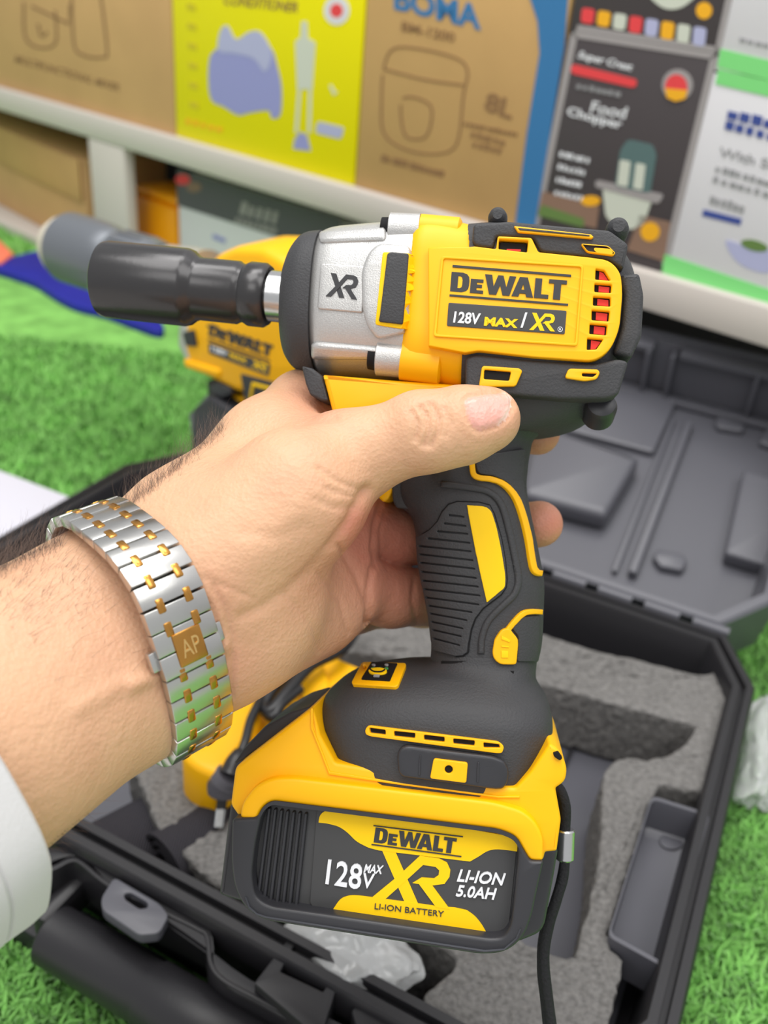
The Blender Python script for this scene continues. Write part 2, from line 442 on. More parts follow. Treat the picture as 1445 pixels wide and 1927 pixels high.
for P in (catmull([(45, 5), (48, 70), (75, 90), (105, 80), (104, 20)], 5, False), [(60, 12), (130, 45), (132, 8)], catmull([(135, -5), (140, 85), (160, 105), (192, 108), (202, 95), (190, -8)], 5, False), catmull([(72, 45), (78, 68), (90, 60)], 4, False)):
    t.part('line_drawing', flat(stroke(P, 4)), M['kprint'])
t = carton('steamer_box', 'bright yellow box with lilac garment steamer picture', 'box', sb_+g, sc-g, ZT, ZT+0.30, M['ydk'])
word(t, 'CONDITIONER', (420, 8), (560, 24), (424, -12), M['kprint'], bold=0.01)
t.part('steamer_picture', flat(catmull([(395, 110), (408, 92), (430, 70), (455, 78), (480, 72), (510, 90), (522, 125), (530, 165), (528, 215), (512, 222), (505, 208), (470, 212), (448, 216), (420, 200), (400, 190), (393, 160)], 4)), M['lilac'])
t.part('steamer_picture', flat(catmull([(415, 60), (428, 48), (445, 74), (470, 60), (492, 62), (512, 100), (500, 135), (478, 110), (440, 100), (412, 95)], 4), 0.0009), M['lilac2'])
t.part('steamer_picture', flat([(556, 78), (566, 70), (568, 40), (578, 40), (580, 72), (594, 80), (588, 168), (560, 168)]), M['palegrey'])
t.part('steamer_picture', flat(stroke([(564, 168), (558, 250)], 6)), M['palegrey']); t.part('steamer_picture', flat(stroke([(584, 168), (582, 250)], 6)), M['palegrey'])
t.part('steamer_picture', flat([(555, 262), (565, 248), (578, 254), (585, 284), (552, 280)]), M['lilac'])
t.part('steamer_picture', flat(rnd([(598, 228), (648, 240), (642, 262), (594, 250)], 6)), M['lilac2'])
t.part('steamer_picture', flat(stroke([(622, 160), (630, 178), (634, 172)], 5)), M['palegrey'])
t.part('round_seal', flat(oval(634, 20, 24, 27)), M['whitecard']); t.part('round_seal', flat(oval(634, 20, 12, 13), 0.0009), M['redprint'])
for i in range(6): t.part('small_print', flat([(352+i, 5+i*37), (368+i, 9+i*37), (369+i, 21+i*37), (352+i, 17+i*37)]), M['olive'])
smallprint(t, 5, (348, 232), (420, 250), (350, 222), M['orangeprint'])
t = carton('rice_cooker_box', 'brown rice cooker box with blue side stripe marked 8L', 'box', sc+g, sd-g, ZT, ZT+0.30, M['kraft2'])
word(t, 'BOMA', (742, 18), (905, 58), (742, -30), M['blueprint'], bold=0.035)
word(t, 'BM-1200', (755, 58), (855, 80), (757, 40), M['kprint'], bold=0.02)
word(t, '8L', (910, 208), (962, 226), (918, 172), M['kprint'], bold=0.03)
smallprint(t, 11, (716, 303), (835, 334), (719, 290), M['kprint'])
smallprint(t, 6, (885, 258), (950, 275), (888, 246), M['kprint']); smallprint(t, 5, (888, 276), (945, 291), (891, 264), M['kprint'])
smallprint(t, 12, (872, 236), (976, 258), (874, 228), M['kprint'])
for P in (catmull([(722, 130), (740, 92), (790, 92), (860, 110), (880, 135), (872, 180), (860, 270), (820, 290), (760, 280), (722, 250), (718, 190)], 5) , catmull([(722, 130), (800, 150), (872, 160)], 5, False), catmull([(758, 185), (810, 198), (806, 250), (785, 262), (760, 250)], 4)):
    t.part('line_drawing', flat(stroke(P, 3.5)), M['kprint'])
t.part('blue_stripe', flat([(980, -60), (1074, -60), (1062, 90), (1006, 432), (970, 421), (992, 250), (1016, 100), (1012, 40)], 0.0008), M['blueprint'])
def blackbox(z0, z1, label, shift):
    t = carton('chopper_box', label, 'box', sd+g, se-g, z0, z1, M['blackcard'], group='black food chopper boxes')
    q = lambda x, y: (x, y)
    return t
t = blackbox(ZT, zbk-0.0006, 'black meat chopper box with red stripe, standing on the counter', 0)
for P in ([(1080, 64), (1344, 106)], [(1344, 106), (1251, 498)], [(1008, 425), (1081, 64)]): t.part('grey_border', flat(stroke(P, 13), 0.0004), M['greycard'])
word(t, 'Super Crest', (1086, 113), (1188, 138), (1090, 95), M['white'], bold=0.02, shear=0.2)
t.part('red_stripe', flat(rnd([(1076, 120), (1200, 150), (1196, 166), (1074, 138)], 8)), M['redprint'])
smallprint(t, 7, (1084, 166), (1168, 183), (1086, 156), M['greyprint'])
word(t, 'Food', (1110, 212), (1176, 224), (1116, 190), M['white'], bold=0.01); word(t, 'Chopper', (1066, 222), (1168, 248), (1070, 200), M['white'], bold=0.02)
t.part('round_seal', flat(oval(1275, 160, 29, 30)), M['greycard']); t.part('round_seal', flat(oval(1273, 164, 21, 24), 0.0009), M['redprint']); t.part('round_seal', flat([(1252, 166), (1295, 170), (1290, 186), (1272, 191), (1256, 184)], 0.0012), M['orangeprint'])
for i, w in enumerate((60, 54, 48, 56)): smallprint(t, 6, (1052-i*3, 294+i*24), (1052-i*3+w, 294+i*24+w*0.24), (1054-i*3, 284+i*24), M['white'])
t.part('food_print', flat([(1012, 402), (1022, 360), (1128, 388), (1122, 430)]), M['woodprint']); t.part('food_print', flat([(1012, 405), (1020, 385), (1100, 412), (1098, 428)], 0.0008), M['foodg'])
t.part('food_print', flat([(1205, 405), (1262, 418), (1250, 492), (1180, 470)]), M['woodprint']); t.part('food_print', flat(oval(1224, 436, 18, 18), 0.0009), M['orangeprint']); t.part('food_print', flat(oval(1112, 378, 18, 10), 0.0009), M['orangeprint'])
t.part('chopper_picture', flat(rnd([(1134, 352), (1228, 374), (1212, 420), (1190, 433), (1160, 426), (1140, 408)], 10)), M['palegrey'])
t.part('chopper_picture', flat(rnd([(1122, 338), (1250, 366), (1240, 384), (1120, 352)], 8), 0.0009), M['greycard'])
t.part('chopper_picture', flat(rnd([(1168, 282), (1182, 262), (1228, 272), (1236, 292), (1224, 364), (1158, 350)], 8), 0.001), M['teal'])
t.part('chopper_picture', flat(rnd([(1168, 300), (1188, 304), (1182, 352), (1162, 348)], 4), 0.0013), M['palegrey']); t.part('chopper_picture', flat(rnd([(1198, 306), (1216, 310), (1210, 358), (1192, 354)], 4), 0.0013), M['palegrey'])
t = blackbox(zbk+0.0006, zbk+0.16, 'black meat chopper box cut off by the top edge, stacked on its twin', 1)
for P in ([(1086, 52), (1352, 94)], [(1350, 98), (1372, -5)]): t.part('grey_border', flat(stroke(P, 11), 0.0004), M['greycard'])
cols = ['redprint', 'orangeprint', 'palegrey', 'redprint', 'lilac2', 'orangeprint', 'palegrey', 'lilac2']
for i in range(8): t.part('food_print', flat(rnd([(1096+i*30, 14+i*5), (1120+i*30, 18+i*5), (1116+i*30, 46+i*6), (1093+i*30, 42+i*6)], 7)), M[cols[i]])
t.part('chopper_picture', flat(catmull([(1226, -12), (1306, -12), (1290, 10), (1264, 18), (1240, 10)], 4)), M['palegrey']); t.part('round_seal', flat(oval(1325, 20, 15, 16)), M['orangeprint'])
def whitebox(z0, z1, label):
    return carton('vacuum_box', label, 'box', se+g, se+0.26, z0, z1, M['whitecard'], group='white and green boxes')
t = whitebox(ZT, zwh-0.0006, 'white box with green bands and blue lettering, standing on the counter at right')
t.part('green_band', flat([(1250, 478), (1560, 583), (1552, 620), (1246, 512)]), M['greenprint']); t.part('green_band', flat([(1352, 130), (1620, 192), (1616, 222), (1346, 158)]), M['greenprint'])
smallprint(t, 5, (1366, 222), (1480, 250), (1370, 202), M['navy']); smallprint(t, 6, (1362, 242), (1480, 272), (1366, 224), M['navy'])
word(t, 'With Stand', (1352, 294), (1500, 332), (1356, 276), M['greyprint'], bold=0.01)
smallprint(t, 12, (1345, 322), (1500, 366), (1348, 310), M['greyprint']); smallprint(t, 9, (1340, 342), (1480, 382), (1343, 330), M['greyprint'])
smallprint(t, 6, (1334, 382), (1400, 402), (1338, 366), M['greyprint'])
t.part('blue_bar', flat([(1324, 394), (1396, 412), (1393, 424), (1321, 406)]), M['navy'])
t.part('bowl_picture', flat(catmull([(1366, 452), (1400, 462), (1440, 470), (1480, 480), (1450, 512), (1410, 506), (1380, 485)], 4)), M['lilac2']); t.part('bowl_picture', flat(oval(1420, 462, 26, 10, 0.25), 0.0009), M['foodg'])
t = whitebox(zwh+0.0006, zwh+0.15, 'white and green box in the top right corner, stacked on its twin')
t.part('green_band', flat([(1356, 92), (1600, 150), (1596, 190), (1350, 126)]), M['greenprint']); smallprint(t, 10, (1390, 78), (1540, 112), (1392, 70), M['greyprint'])

# ---- things under the counter
AC = math.radians(-45); axc = np.array([math.cos(AC), math.sin(AC), 0]); nvc = np.array([math.sin(AC), -math.cos(AC), 0])
P0 = SH(166, 400, -0.022); 
CPL = Plane((P0[0], P0[1], 0), axc, nvc); ztop = min(CPL(60, 262)[2], ZB-0.006)
t = Thing('open_carton', 'plain brown cardboard carton lying under the counter left of the post', 'box', CPL.o-axc*0.2)
c = CPL.o - axc*0.26 - nvc*0.07 + np.array([0, 0, (0.012+ztop)/2])
t.part('carton', obox(c, axc*0.255, nvc*0.07, (0, 0, (ztop-0.013)/2), 0.002), M['kraft'])
t.part('flap', obox(c+nvc*0.074+np.array([0, 0, (ztop-0.013)/2-0.03]), axc*0.25, nvc*0.0015, (0, 0, 0.03), 0.001), M['kraft2'])
def on(pl_d, px0, px1, pytop, z0=0.0125):
    p = Plane(SYV*(DC+pl_d), SXV, SNV); a, b = float(p(*px0) @ SXV), float(p(*px1) @ SXV); return a, b, p
a, b, pp = on(0.05, (245, 400), (330, 400), 0)
M['orangecase'] = mat('orange_plastic', srgb(255, 166, 0), 0.45)
M['bcard'] = mat('dark_grey_card', srgb(86, 84, 90), 0.55)
t = Thing('orange_case', 'orange plastic case standing under the counter right of the post', 'case', SXV*(a+b)/2+SYV*(DC+0.1)+np.array([0, 0, 0.0125]))
zo = pp(290, 362)[2]
t.part('body', sbox(a, b, 0.0125, zo-0.012, DC+0.05, DC+0.13, 0.012), M['orangecase']); t.part('lid', sbox(a+0.006, b-0.004, zo-0.0125, zo, DC+0.056, DC+0.125, 0.006), M['orangecase'])
a2, b2, pp = on(0.04, (336, 400), (640, 430), 0)
zt2 = min(pp(340, 330)[2], ZB-0.004)
t = Thing('kitchen_box', 'black and white printed box under the counter behind the drill chuck', 'box', SXV*(a2+b2)/2+SYV*(DC+0.12)+np.array([0, 0, 0.0125]))
t.part('carton', sbox(a2, b2, 0.0125, zt2, DC+0.04, DC+0.22, 0.0015), M['whitecard'])
mp = at(pp, 0.0)
zs = lambda px, py: (px, py)
t.part('dark_band', flat([(334, 318), (470, 360), (640, 412), (640, 470), (520, 445), (334, 386)], 0.0008, mp), M['bcard'])
smallprint(t, 5, (450, 402), (525, 424), (456, 378), M['greycard'], mapper=mp, h=0.0012); smallprint(t, 8, (442, 418), (520, 440), (445, 408), M['greycard'], mapper=mp, h=0.0012)
t.part('food_print', flat(oval(345, 338, 14, 10), 0.0012, mp), M['redprint']); t.part('food_print', flat(oval(366, 352, 14, 10), 0.0012, mp), M['woodprint'])
t.part('red_mark', flat([(488, 470), (498, 460), (508, 476), (494, 482)], 0.001, mp), M['redprint']); t.part('blue_mark', flat([(402, 440), (425, 450), (424, 458), (400, 448)], 0.001, mp), M['lilac'])
# ---- things lying on the turf at left
def onfloor(poly, z): return [tuple(zplane(z)(*p)[:2]) for p in poly]
M['bluesheet'] = mat('blue_sheet', srgb(18, 26, 150), 0.6, var=0.1, vscale=30)
M['salmon'] = mat('salmon_packet', srgb(250, 130, 100), 0.5)
M['whitesheet'] = mat('white_board', srgb(214, 212, 224), 0.55)
top('blue_sheet', prism(onfloor(catmull([(-60, 486), (0, 488), (30, 480), (75, 470), (86, 478), (180, 540), (260, 580), (305, 606), (300, 622), (250, 606), (195, 586), (140, 572), (100, 552), (62, 528), (0, 507), (-60, 488)], 3), 0.012), 0.0, 0.012, 0.003), M['bluesheet'], 'royal blue sheet lying on the turf beneath the chuck', 'sheet')
top('salmon_packet', prism(onfloor([(-40, 430), (0, 452), (26, 476), (0, 494), (-40, 480)], 0.016), 0.0, 0.016, 0.003), M['salmon'], 'salmon pink packet at the left edge beside the blue sheet', 'packet')
top('white_board', prism(onfloor([(-260, 800), (0, 884), (132, 934), (40, 990), (-260, 1130)], 0.013), 0.0, 0.013, 0.002), M['whitesheet'], 'white board lying on the turf left of the open case', 'board')

# ================================================================== tool case
U_ = 0.36
TH = math.radians(-24); EX = np.array([math.cos(TH), math.sin(TH), 0]); EY = np.array([-math.sin(TH), math.cos(TH), 0]); EZ = np.array([0, 0, 1.0])
ZR = CAMH-U_                                         # rim height 0.07
CP = lambda z: Plane((0, 0, z), EX, EZ)
def cw(a, b, z): return EX*a+EY*b+EZ*z
M['case'] = mat('case_plastic', srgb(38, 37, 40), 0.42, bump=0.12, bscale=700, spec=0.45)
M['case_lid'] = mat('lid_plastic', srgb(92, 92, 99), 0.36, bump=0.05, bscale=500, spec=0.5)
def octo(x0, x1, y0, y1, cxx, cyy, k, f):
    x0, x1, y0, y1 = x0+k, x1-k, y0+k, y1-k
    c2, d2 = cxx-k*0.35, cyy-k*0.35
    return [f(x0+c2, y0), f(x1-c2, y0), f(x1, y0+d2), f(x1, y1-d2), f(x1-c2, y1), f(x0+c2, y1), f(x0, y1-d2), f(x0, y0+d2)]
X0, X1, Y0, Y1 = -0.455, 0.0415, 0.199, 0.5415
tc = Thing('tool_case', 'open black plastic tool case lying on the turf below the wrench', 'tool case', cw((X0+X1)/2, (Y0+Y1)/2, 0))
prof = [(0.014, 0.003), (0.006, 0.012), (0.005, 0.05), (0.0, 0.053), (0.0, 0.068), (0.0015, 0.07), (0.0055, 0.07), (0.0058, 0.0655), (0.009, 0.0655), (0.0092, 0.0705), (0.0132, 0.0705), (0.0145, 0.068), (0.0165, 0.014), (0.021, 0.0105)]
tc.part('base_shell', rings([octo(X0, X1, Y0, Y1, 0.024, 0.044, k, lambda a, b, z=z: cw(a, b, z)) for k, z in prof]), M['case'])
tc.part('floor_panel', obox(cw((X0+X1)/2, (Y0+Y1)/2, 0.0112), EX*((X1-X0)/2-0.022), EY*((Y1-Y0)/2-0.022), EZ*0.0012, 0.0005), M['case_lid'])
for i in range(4): tc.part('floor_rib', obox(cw(-0.08+i*0.03, 0.45, 0.014), EX*0.001, EY*0.05, EZ*0.0035, 0.0005), M['case'])
tc.part('front_sill', obox(cw((X0+X1)/2, Y0-0.010, 0.012), EX*((X1-X0)/2-0.03), EY*0.012, EZ*0.008, 0.003), M['case'])
tc.part('floor_rib', obox(cw(-0.06, 0.475, 0.018), EX*0.09, EY*0.0012, EZ*0.008, 0.0005), M['case'])
# lid
PHI = math.radians(20); LD = EY*math.cos(PHI)+EZ*math.sin(PHI); LN = -EY*math.sin(PHI)+EZ*math.cos(PHI)
LH = EY*1.512*U_ + EZ*ZR - LN*0.06                    # panel line at the hinge
LP = Plane(LH, EX, LN); LEN = 0.30
def lw(a, l, h): return LH+EX*a+LD*l+LN*h
lprof = [(0.008, -0.006), (0.003, 0.0), (0.0, 0.035), (0.0, 0.058), (0.002, 0.06), (0.005, 0.06), (0.0055, 0.056), (0.009, 0.056), (0.011, 0.05), (0.014, 0.0), (0.02, -0.001)]
lid = tc.part('lid', rings([octo(X0, X1, 0.004, LEN, 0.03, 0.036, k, lambda a, b, z=z: lw(a, b, z)) for k, z in lprof]), M['case_lid'])
LM = at(LP, 0.0)
def lplate(P, h, r=6, bev=4, name='lid_moulding', m=None): return tc.part(name, plate(rnd(P, r), -0.002, h, at(LP, 0.0) if h < 0.012 else at(LP, h), bev=bev, pxm=1900) if h < 0.012 else plate(rnd(P, r), -h-0.001, 0, at(LP, h), bev=bev, pxm=1900), m or M['case_lid'], parent=lid)
lplate([(985, 905), (1010, 790), (1205, 858), (1140, 970), (985, 930)], 0.020, 10, 12)
lplate([(1000, 800), (1060, 690), (1275, 755), (1228, 860)], 0.006, 8, 4)
lplate([(1180, 1085), (1290, 800), (1302, 805), (1196, 1090)], 0.008, 3, 3); lplate([(1150, 1078), (1262, 790), (1270, 793), (1160, 1082)], 0.004, 3, 2)
lplate([(1226, 1055), (1236, 1040), (1284, 1050), (1292, 1064), (1282, 1082), (1240, 1074)], 0.006, 6, 5, 'lid_boss')
lplate([(1342, 800), (1352, 790), (1400, 806), (1396, 820), (1348, 812)], 0.006, 5, 4, 'lid_boss')
lplate([(1364, 1040), (1400, 880), (1560, 930), (1530, 1090)], 0.014, 8, 6)
lplate([(1425, 840), (1440, 812), (1560, 850), (1540, 880)], 0.006, 5, 4)
# ribs and ledges on the far wall of the lid
for a in (-0.115, -0.093, -0.17, -0.02, 0.012): tc.part('lid_rib', obox(lw(a, LEN-0.018, 0.026), EX*0.002, LD*0.008, LN*0.027, 0.001), M['case_lid'], parent=lid)
for a0, a1 in ((-0.155, -0.118), (-0.09, 0.02)): tc.part('lid_ledge', obox(lw((a0+a1)/2, LEN-0.022, 0.002), EX*(a1-a0)/2, LD*0.007-LN*0.0025, LN*0.003+LD*0.0012, 0.0015), M['case_lid'], parent=lid)
for a0, a1 in ((-0.19, -0.112), (-0.088, 0.03)): tc.part('lid_ledge', obox(lw((a0+a1)/2, LEN-0.016, 0.053), EX*(a1-a0)/2, LD*0.007, LN*0.003, 0.001), M['case_lid'], parent=lid)
# hinge line
for i in range(9): tc.part('hinge_knuckle', lathe(cw(-0.27+i*0.033, 0.5435, 0.0705), cw(-0.27+i*0.033+0.024, 0.5435, 0.0705), [(0, 0.0035), (1, 0.0035)], 12), M['case_lid'])
# front: flange, latch blocks, carrying handle
FPn = CP(0.062)
fo = catmull([(20, 1640), (60, 1648), (100, 1620), (150, 1612), (210, 1650), (300, 1700), (370, 1730), (398, 1765), (402, 1820), (430, 1858), (480, 1885), (560, 1930), (640, 1980), (660, 1940), (600, 1905), (470, 1842), (380, 1775), (300, 1720), (200, 1655), (150, 1600), (60, 1600)], 3)
ffl = tc.part('front_flange', plate(fo, -0.004, 0.0, at(FPn), bev=2, pxm=4200), M['case'])
fw = catmull([(40, 1642), (80, 1640), (104, 1634), (132, 1620), (152, 1624), (205, 1666), (300, 1713), (372, 1748), (390, 1764), (397, 1815), (422, 1846), (480, 1878), (560, 1920), (660, 1975)], 5, False)
tc.part('flange_web', plate([ribbon(fw, 9)[0]], -0.024, 0.001, at(FPn), bev=2, pxm=4200), M['case'], parent=ffl)
tc.part('hasp_plate', plate([rnd([(190, 1690), (215, 1650), (300, 1700), (318, 1722), (300, 1756), (262, 1760), (192, 1712)], 10), rnd([(233, 1682), (245, 1679), (278, 1698), (278, 1708), (262, 1710), (235, 1692)], 5)], -0.006, 0.0, at(CP(0.066)), bev=2, pxm=4200), M['case_lid'])
sk = [rnd([(478, 1850), (545, 1762), (648, 1815), (610, 1930), (585, 1940)], 4), rnd([(527, 1828), (556, 1775), (636, 1818), (608, 1866)], 3)]
tc.part('latch_socket', plate(sk, -0.05, 0.0, at(CP(0.068)), bev=2, pxm=4200), M['case'])
tc.part('latch_catch', plate(rnd([(660, 1900), (700, 1865), (770, 1895), (800, 1930), (790, 1990), (680, 1960)], 8), -0.03, 0.0, at(CP(0.066)), bev=4, pxm=4200), M['case'])
hp = [(x*0.36/0.36, r) for x, r in ((0, 0.010), (0.01, 0.0135), (0.22, 0.0135), (0.225, 0.0145), (0.45, 0.0145), (0.455, 0.0135), (0.65, 0.0135), (0.655, 0.0145), (0.9, 0.0145), (1, 0.013))]
HL = zplane(0.04)
ha, hb = HL(92, 1755), HL(430, 1960)
hd = cw(1, 0, 0); ha = np.array(ha); hb = ha + hd*0.26
tc.part('carrying_handle', lathe(ha, hb, hp, 40), M['case'])
tc.part('handle_arm', obox(ha+hd*-0.004+EY*0.026, hd*0.005, EY*0.028, EZ*0.010, 0.004), M['case'])
tc.part('handle_arm', obox(hb+hd*0.004+EY*0.026, hd*0.005, EY*0.028, EZ*0.010, 0.004), M['case'])

# ---- foam insert
M['foam'] = mat('grey_foam', srgb(118, 116, 114), 0.95, bump=1.0, bscale=1100, spec=0.1, var=0.28, vscale=420)
ZF = 0.060; FM = at(zplane(ZF))
outer = catmull([(240, 1420), (420, 1260), (560, 1150), (760, 1150), (860, 1140), (1014, 1190), (1120, 1222), (1200, 1240), (1313, 1268), (1350, 1264), (1367, 1290), (1360, 1350), (1345, 1420), (1328, 1490)], 4, False) + [(1240, 1476), (1226, 1500), (1143, 1758), (1150, 1788), (1174, 1806), (1133, 1990), (830, 1990)] + catmull([(788, 1901), (800, 1870), (822, 1850), (855, 1798), (700, 1720), (560, 1690), (430, 1680), (300, 1560)], 4, False)
hole = catmull([(660, 1225), (860, 1262), (1014, 1285), (1150, 1322), (1300, 1362), (1308, 1372), (1280, 1407), (1231, 1427), (1180, 1424), (1152, 1434), (1134, 1469), (1128, 1592), (1112, 1695), (1090, 1770), (1078, 1800), (1004, 1780), (900, 1720), (800, 1640), (640, 1560), (500, 1500), (430, 1440), (450, 1330), (560, 1260)], 4)
vf = plate([outer, hole], -0.046, 0.0, FM, bev=6, pxm=3400, maxlen=16)
def roughen(vf, amp, sc, seed=3):
    from mathutils import noise
    v, f = vf; v = np.array(v)
    for i, p in enumerate(v):
        q = noise.noise_vector(Vector(p)*sc+Vector((seed, 0, 0))); v[i] = p+np.array(q)*amp
    return v, f
top('foam_insert', roughen(vf, 0.0013, 320), M['foam'], 'grey foam insert with a tool-shaped hollow inside the open case', 'foam')
# small parts tray
def tray(P, P2, ztop, zbot, m):
    a = [zplane(ztop)(*p) for p in rnd(P, 14, 4)]; c = np.mean(a, 0)
    L = lambda k, z: [np.array([c[0]+(p[0]-c[0])*k, c[1]+(p[1]-c[1])*k, z]) for p in a]
    return rings([L(0.96, zbot-0.002), L(1.0, ztop-0.003), L(1.0, ztop), L(0.955, ztop), L(0.94, ztop-0.003), L(0.93, zbot+0.002), L(0.85, zbot)])
t = Thing('parts_tray', 'empty black plastic accessory tray set in the foam at right', 'tray', zplane(0.02)(1240, 1650))
t.part('tray_shell', tray([(1226, 1497), (1337, 1532), (1252, 1822), (1143, 1762)], None, 0.066, 0.044, M['case']), M['case_lid'])
t.part('round_mark', plate(oval(1262, 1585, 22, 15, 0.2), 0.0, 0.001, at(zplane(0.0445)), bev=1, pxm=3400), M['case_lid'])
for q in ((1252, 1528), (1290, 1536)): t.part('rivet', lathe(zplane(0.05)(*q), zplane(0.05)(*q)+EY*-0.002, [(0, 0.0022), (1, 0.0018)], 12), M['steel'])
# ---- webbing straps, charger, plastic bag
M['webbing'] = mat('black_webbing', srgb(64, 62, 67), 0.85, spec=0.15)
nt = M['webbing'].node_tree; wv_ = nt.nodes.new('ShaderNodeTexWave'); wv_.inputs['Scale'].default_value = 260; wv_.inputs['Distortion'].default_value = 0.6
tcw = nt.nodes.new('ShaderNodeTexCoord'); bp = nt.nodes.new('ShaderNodeBump'); bp.inputs['Strength'].default_value = 0.8; bp.inputs['Distance'].default_value = 0.001
nt.links.new(tcw.outputs['Object'], wv_.inputs['Vector']); nt.links.new(wv_.outputs['Fac'], bp.inputs['Height']); nt.links.new(bp.outputs['Normal'], nt.nodes['Principled BSDF'].inputs['Normal'])
def stadium_roll(A, B, w, h, z0):
    """rolled webbing: A->B roll axis in world xy, flattened spiral section"""
    A, B = np.array(A), np.array(B); ax = B-A; L = np.linalg.norm(ax); ax /= L; s = np.cross(ax, EZ)
    V, F = [], []; n = 110; tk = 0.0022; turns = 3.2
    sec = []
    for i in range(n+1):
        th = turns*2*math.pi*i/n; k = 1-0.24*(th/(2*math.pi))
        sec.append((math.cos(th)*w*k, math.sin(th)*h*k))
    for e in (0, L):
        for (a, b) in sec:
            r = math.hypot(a, b)
            V.append(A+ax*e+s*a+EZ*(z0+h+b)); V.append(A+ax*e+s*a*(1-tk/r)+EZ*(z0+h+b*(1-tk/r)))
    m = 2*(n+1)
    for i in range(n):
        a = 2*i
        F += [(a, a+2, m+a+2, m+a), (a+1, m+a+1, m+a+3, a+3), (a, a+1, a+3, a+2), (m+a, m+a+2, m+a+3, m+a+1)]
    F += [(0, m, m+1, 1), (2*n, 2*n+1, m+2*n+1, m+2*n)]
    return np.array(V), F
zS = 0.030; ZQ = zplane(0.056)
q0, q1 = ZQ(306, 1600), ZQ(440, 1512); w0, w1 = ZQ(186, 1572), ZQ(300, 1512)
st = Thing('shoulder_strap', 'rolled black webbing shoulder strap in the case corner below the wrist', 'strap', zplane(0.02)(280, 1600))
st.part('strap_roll', stadium_roll(q0*[1, 1, 0], q1*[1, 1, 0], 0.018, 0.0165, zS), M['webbing'])
st.part('strap_roll', stadium_roll(w0*[1, 1, 0], w1*[1, 1, 0], 0.021, 0.012, zS), M['webbing'])
# ================================================================== wrench in the hand
_x = np.array([12909., -1636., 1700.]); _x /= np.linalg.norm(_x)
_n = np.array([0, 0, 1.0]); _n = _n - _n.dot(_x)*_x; _n /= np.linalg.norm(_n)
_oc = np.array([(800-PW/2)/FPX*0.30, -(1000-PH/2)/FPX*0.30, -0.30])
TP = Plane(CAM + R @ _oc, R @ _x, R @ _n)
k1 = lambda *P: [(480+x/1.901, 380+y/1.901) for x, y in P]
k4 = lambda *P: [(560+x/2.58, 820+y/2.58) for x, y in P]
k3 = lambda *P: [(380+x/2.007, 1220+y/2.007) for x, y in P]
k2 = lambda *P: [(60+x/2.491, 360+y/2.491) for x, y in P]
W_ = Thing('impact_wrench', 'yellow and black cordless impact wrench with black socket, held upright in the hand', 'power tool', TP(850, 1700, 0), frame=TP)
# --- motor housing
front = W_.part('front_housing', loft([((785, 411), (757, 716), .0275, 3.6), ((800, 410), (774, 722), .0292, 4), ((840, 414), (815, 728), .0292, 4.2), ((884, 424), (862, 738), .0292, 4.2), ((892, 428), (870, 738), .0285, 4.2)], TP, de=.015, sub=3), M['yellow'])
rear = W_.part('rear_housing', loft([((884, 422), (858, 736), .0288, 4.2), ((940, 419), (910, 752), .029, 4.2), ((1020, 428), (985, 775), .029, 4.2), ((1090, 436), (1055, 782), .0285, 4.0), ((1140, 446), (1100, 770), .0275, 3.6), ((1172, 462), (1135, 742), .0255, 3.2), ((1193, 490), (1160, 705), .022, 2.8), ((1204, 525), (1178, 668), .016, 2.5), ((1208, 560), (1192, 630), .008, 2.2)], TP, de=.015, sub=4), M['black'])
low = W_.part('rear_shroud', loft([((872, 728), (1150, 728), .0255, 3), ((862, 750), (1138, 752), .0245, 3), ((850, 772), (1110, 788), .022, 2.8), ((838, 795), (1072, 806), .0195, 2.6), ((820, 812), (1045, 812), .018, 2.5)], TP, de=.012, sub=4), M['black'])
BR = bvh(rear, front); DR = Drape(BR, TP, 0.029)
panel_out = rnd(k1((622, 172), (700, 168), (772, 168), (785, 166), (862, 176), (868, 130), (988, 136), (1012, 187), (1190, 205), (1265, 216), (1304, 258), (1311, 330), (1300, 460), (1268, 535), (1212, 574), (1000, 560), (800, 537), (752, 545), (622, 520)), [0, 3, 3, 3, 4, 4, 4, 4, 8, 18, 18, 18, 18, 22, 20, 8, 6, 4, 0])
vents = [k1(*q) for q in (((1222, 252), (1240, 258), (1262, 282), (1220, 278)), ((1218, 304), (1266, 308), (1264, 326), (1217, 322)), ((1213, 350), (1262, 354), (1262, 374), (1212, 370)), ((1208, 398), (1259, 403), (1256, 427), (1207, 422)), ((1201, 447), (1250, 452), (1247, 476), (1199, 471)), ((1192, 498), (1236, 503), (1212, 526), (1190, 528)))]
gearslot = k1((878, 146), (970, 152), (966, 182), (876, 170))
PM = at(TP, 0.0292)
def grow(P, e):
    c = np.mean(P, 0); return [(x+math.copysign(e, x-c[0]), y+math.copysign(e, y-c[1])) for x, y in P]
W_.part('side_panel', plate([panel_out] + [rnd(grow(q, 3.2), 2, 2) for q in vents] + [rnd(grow(gearslot, 3), 2, 2)], -0.003, 0.0022, PM, bev=2.6), M['yellow'])
for q in vents:
    c = np.mean(q, 0); W_.part('vent_opening', plate(grow(q, 4), -0.001, 0.0002, PM, bev=0), M['groove'])
    W_.part('motor_coil', plate([(c[0]+3+(x-c[0])*.8, c[1]+(y-c[1])*1.1) for x, y in q], -0.001, 0.0006, PM, bev=0), M['red'])
W_.part('vent_opening', plate(gearslot, -0.002, 0.0003, PM, bev=0), M['groove'])
W_.part('motor_coil', plate(k1((900, 170), (950, 172), (950, 178), (900, 178)), -0.002, 0.0006, PM, bev=0), M['red'])
fr = rnd(k1((668, 203), (1172, 235), (1150, 522), (640, 488)), 6); fri = rnd(k1((676, 211), (1164, 242), (1142, 514), (650, 481)), 5)
W_.part('panel_frame', plate([fr, fri], 0.001, 0.0028, PM, bev=1), M['yellow'])
WM = wordmark(); XR = xr_mark()
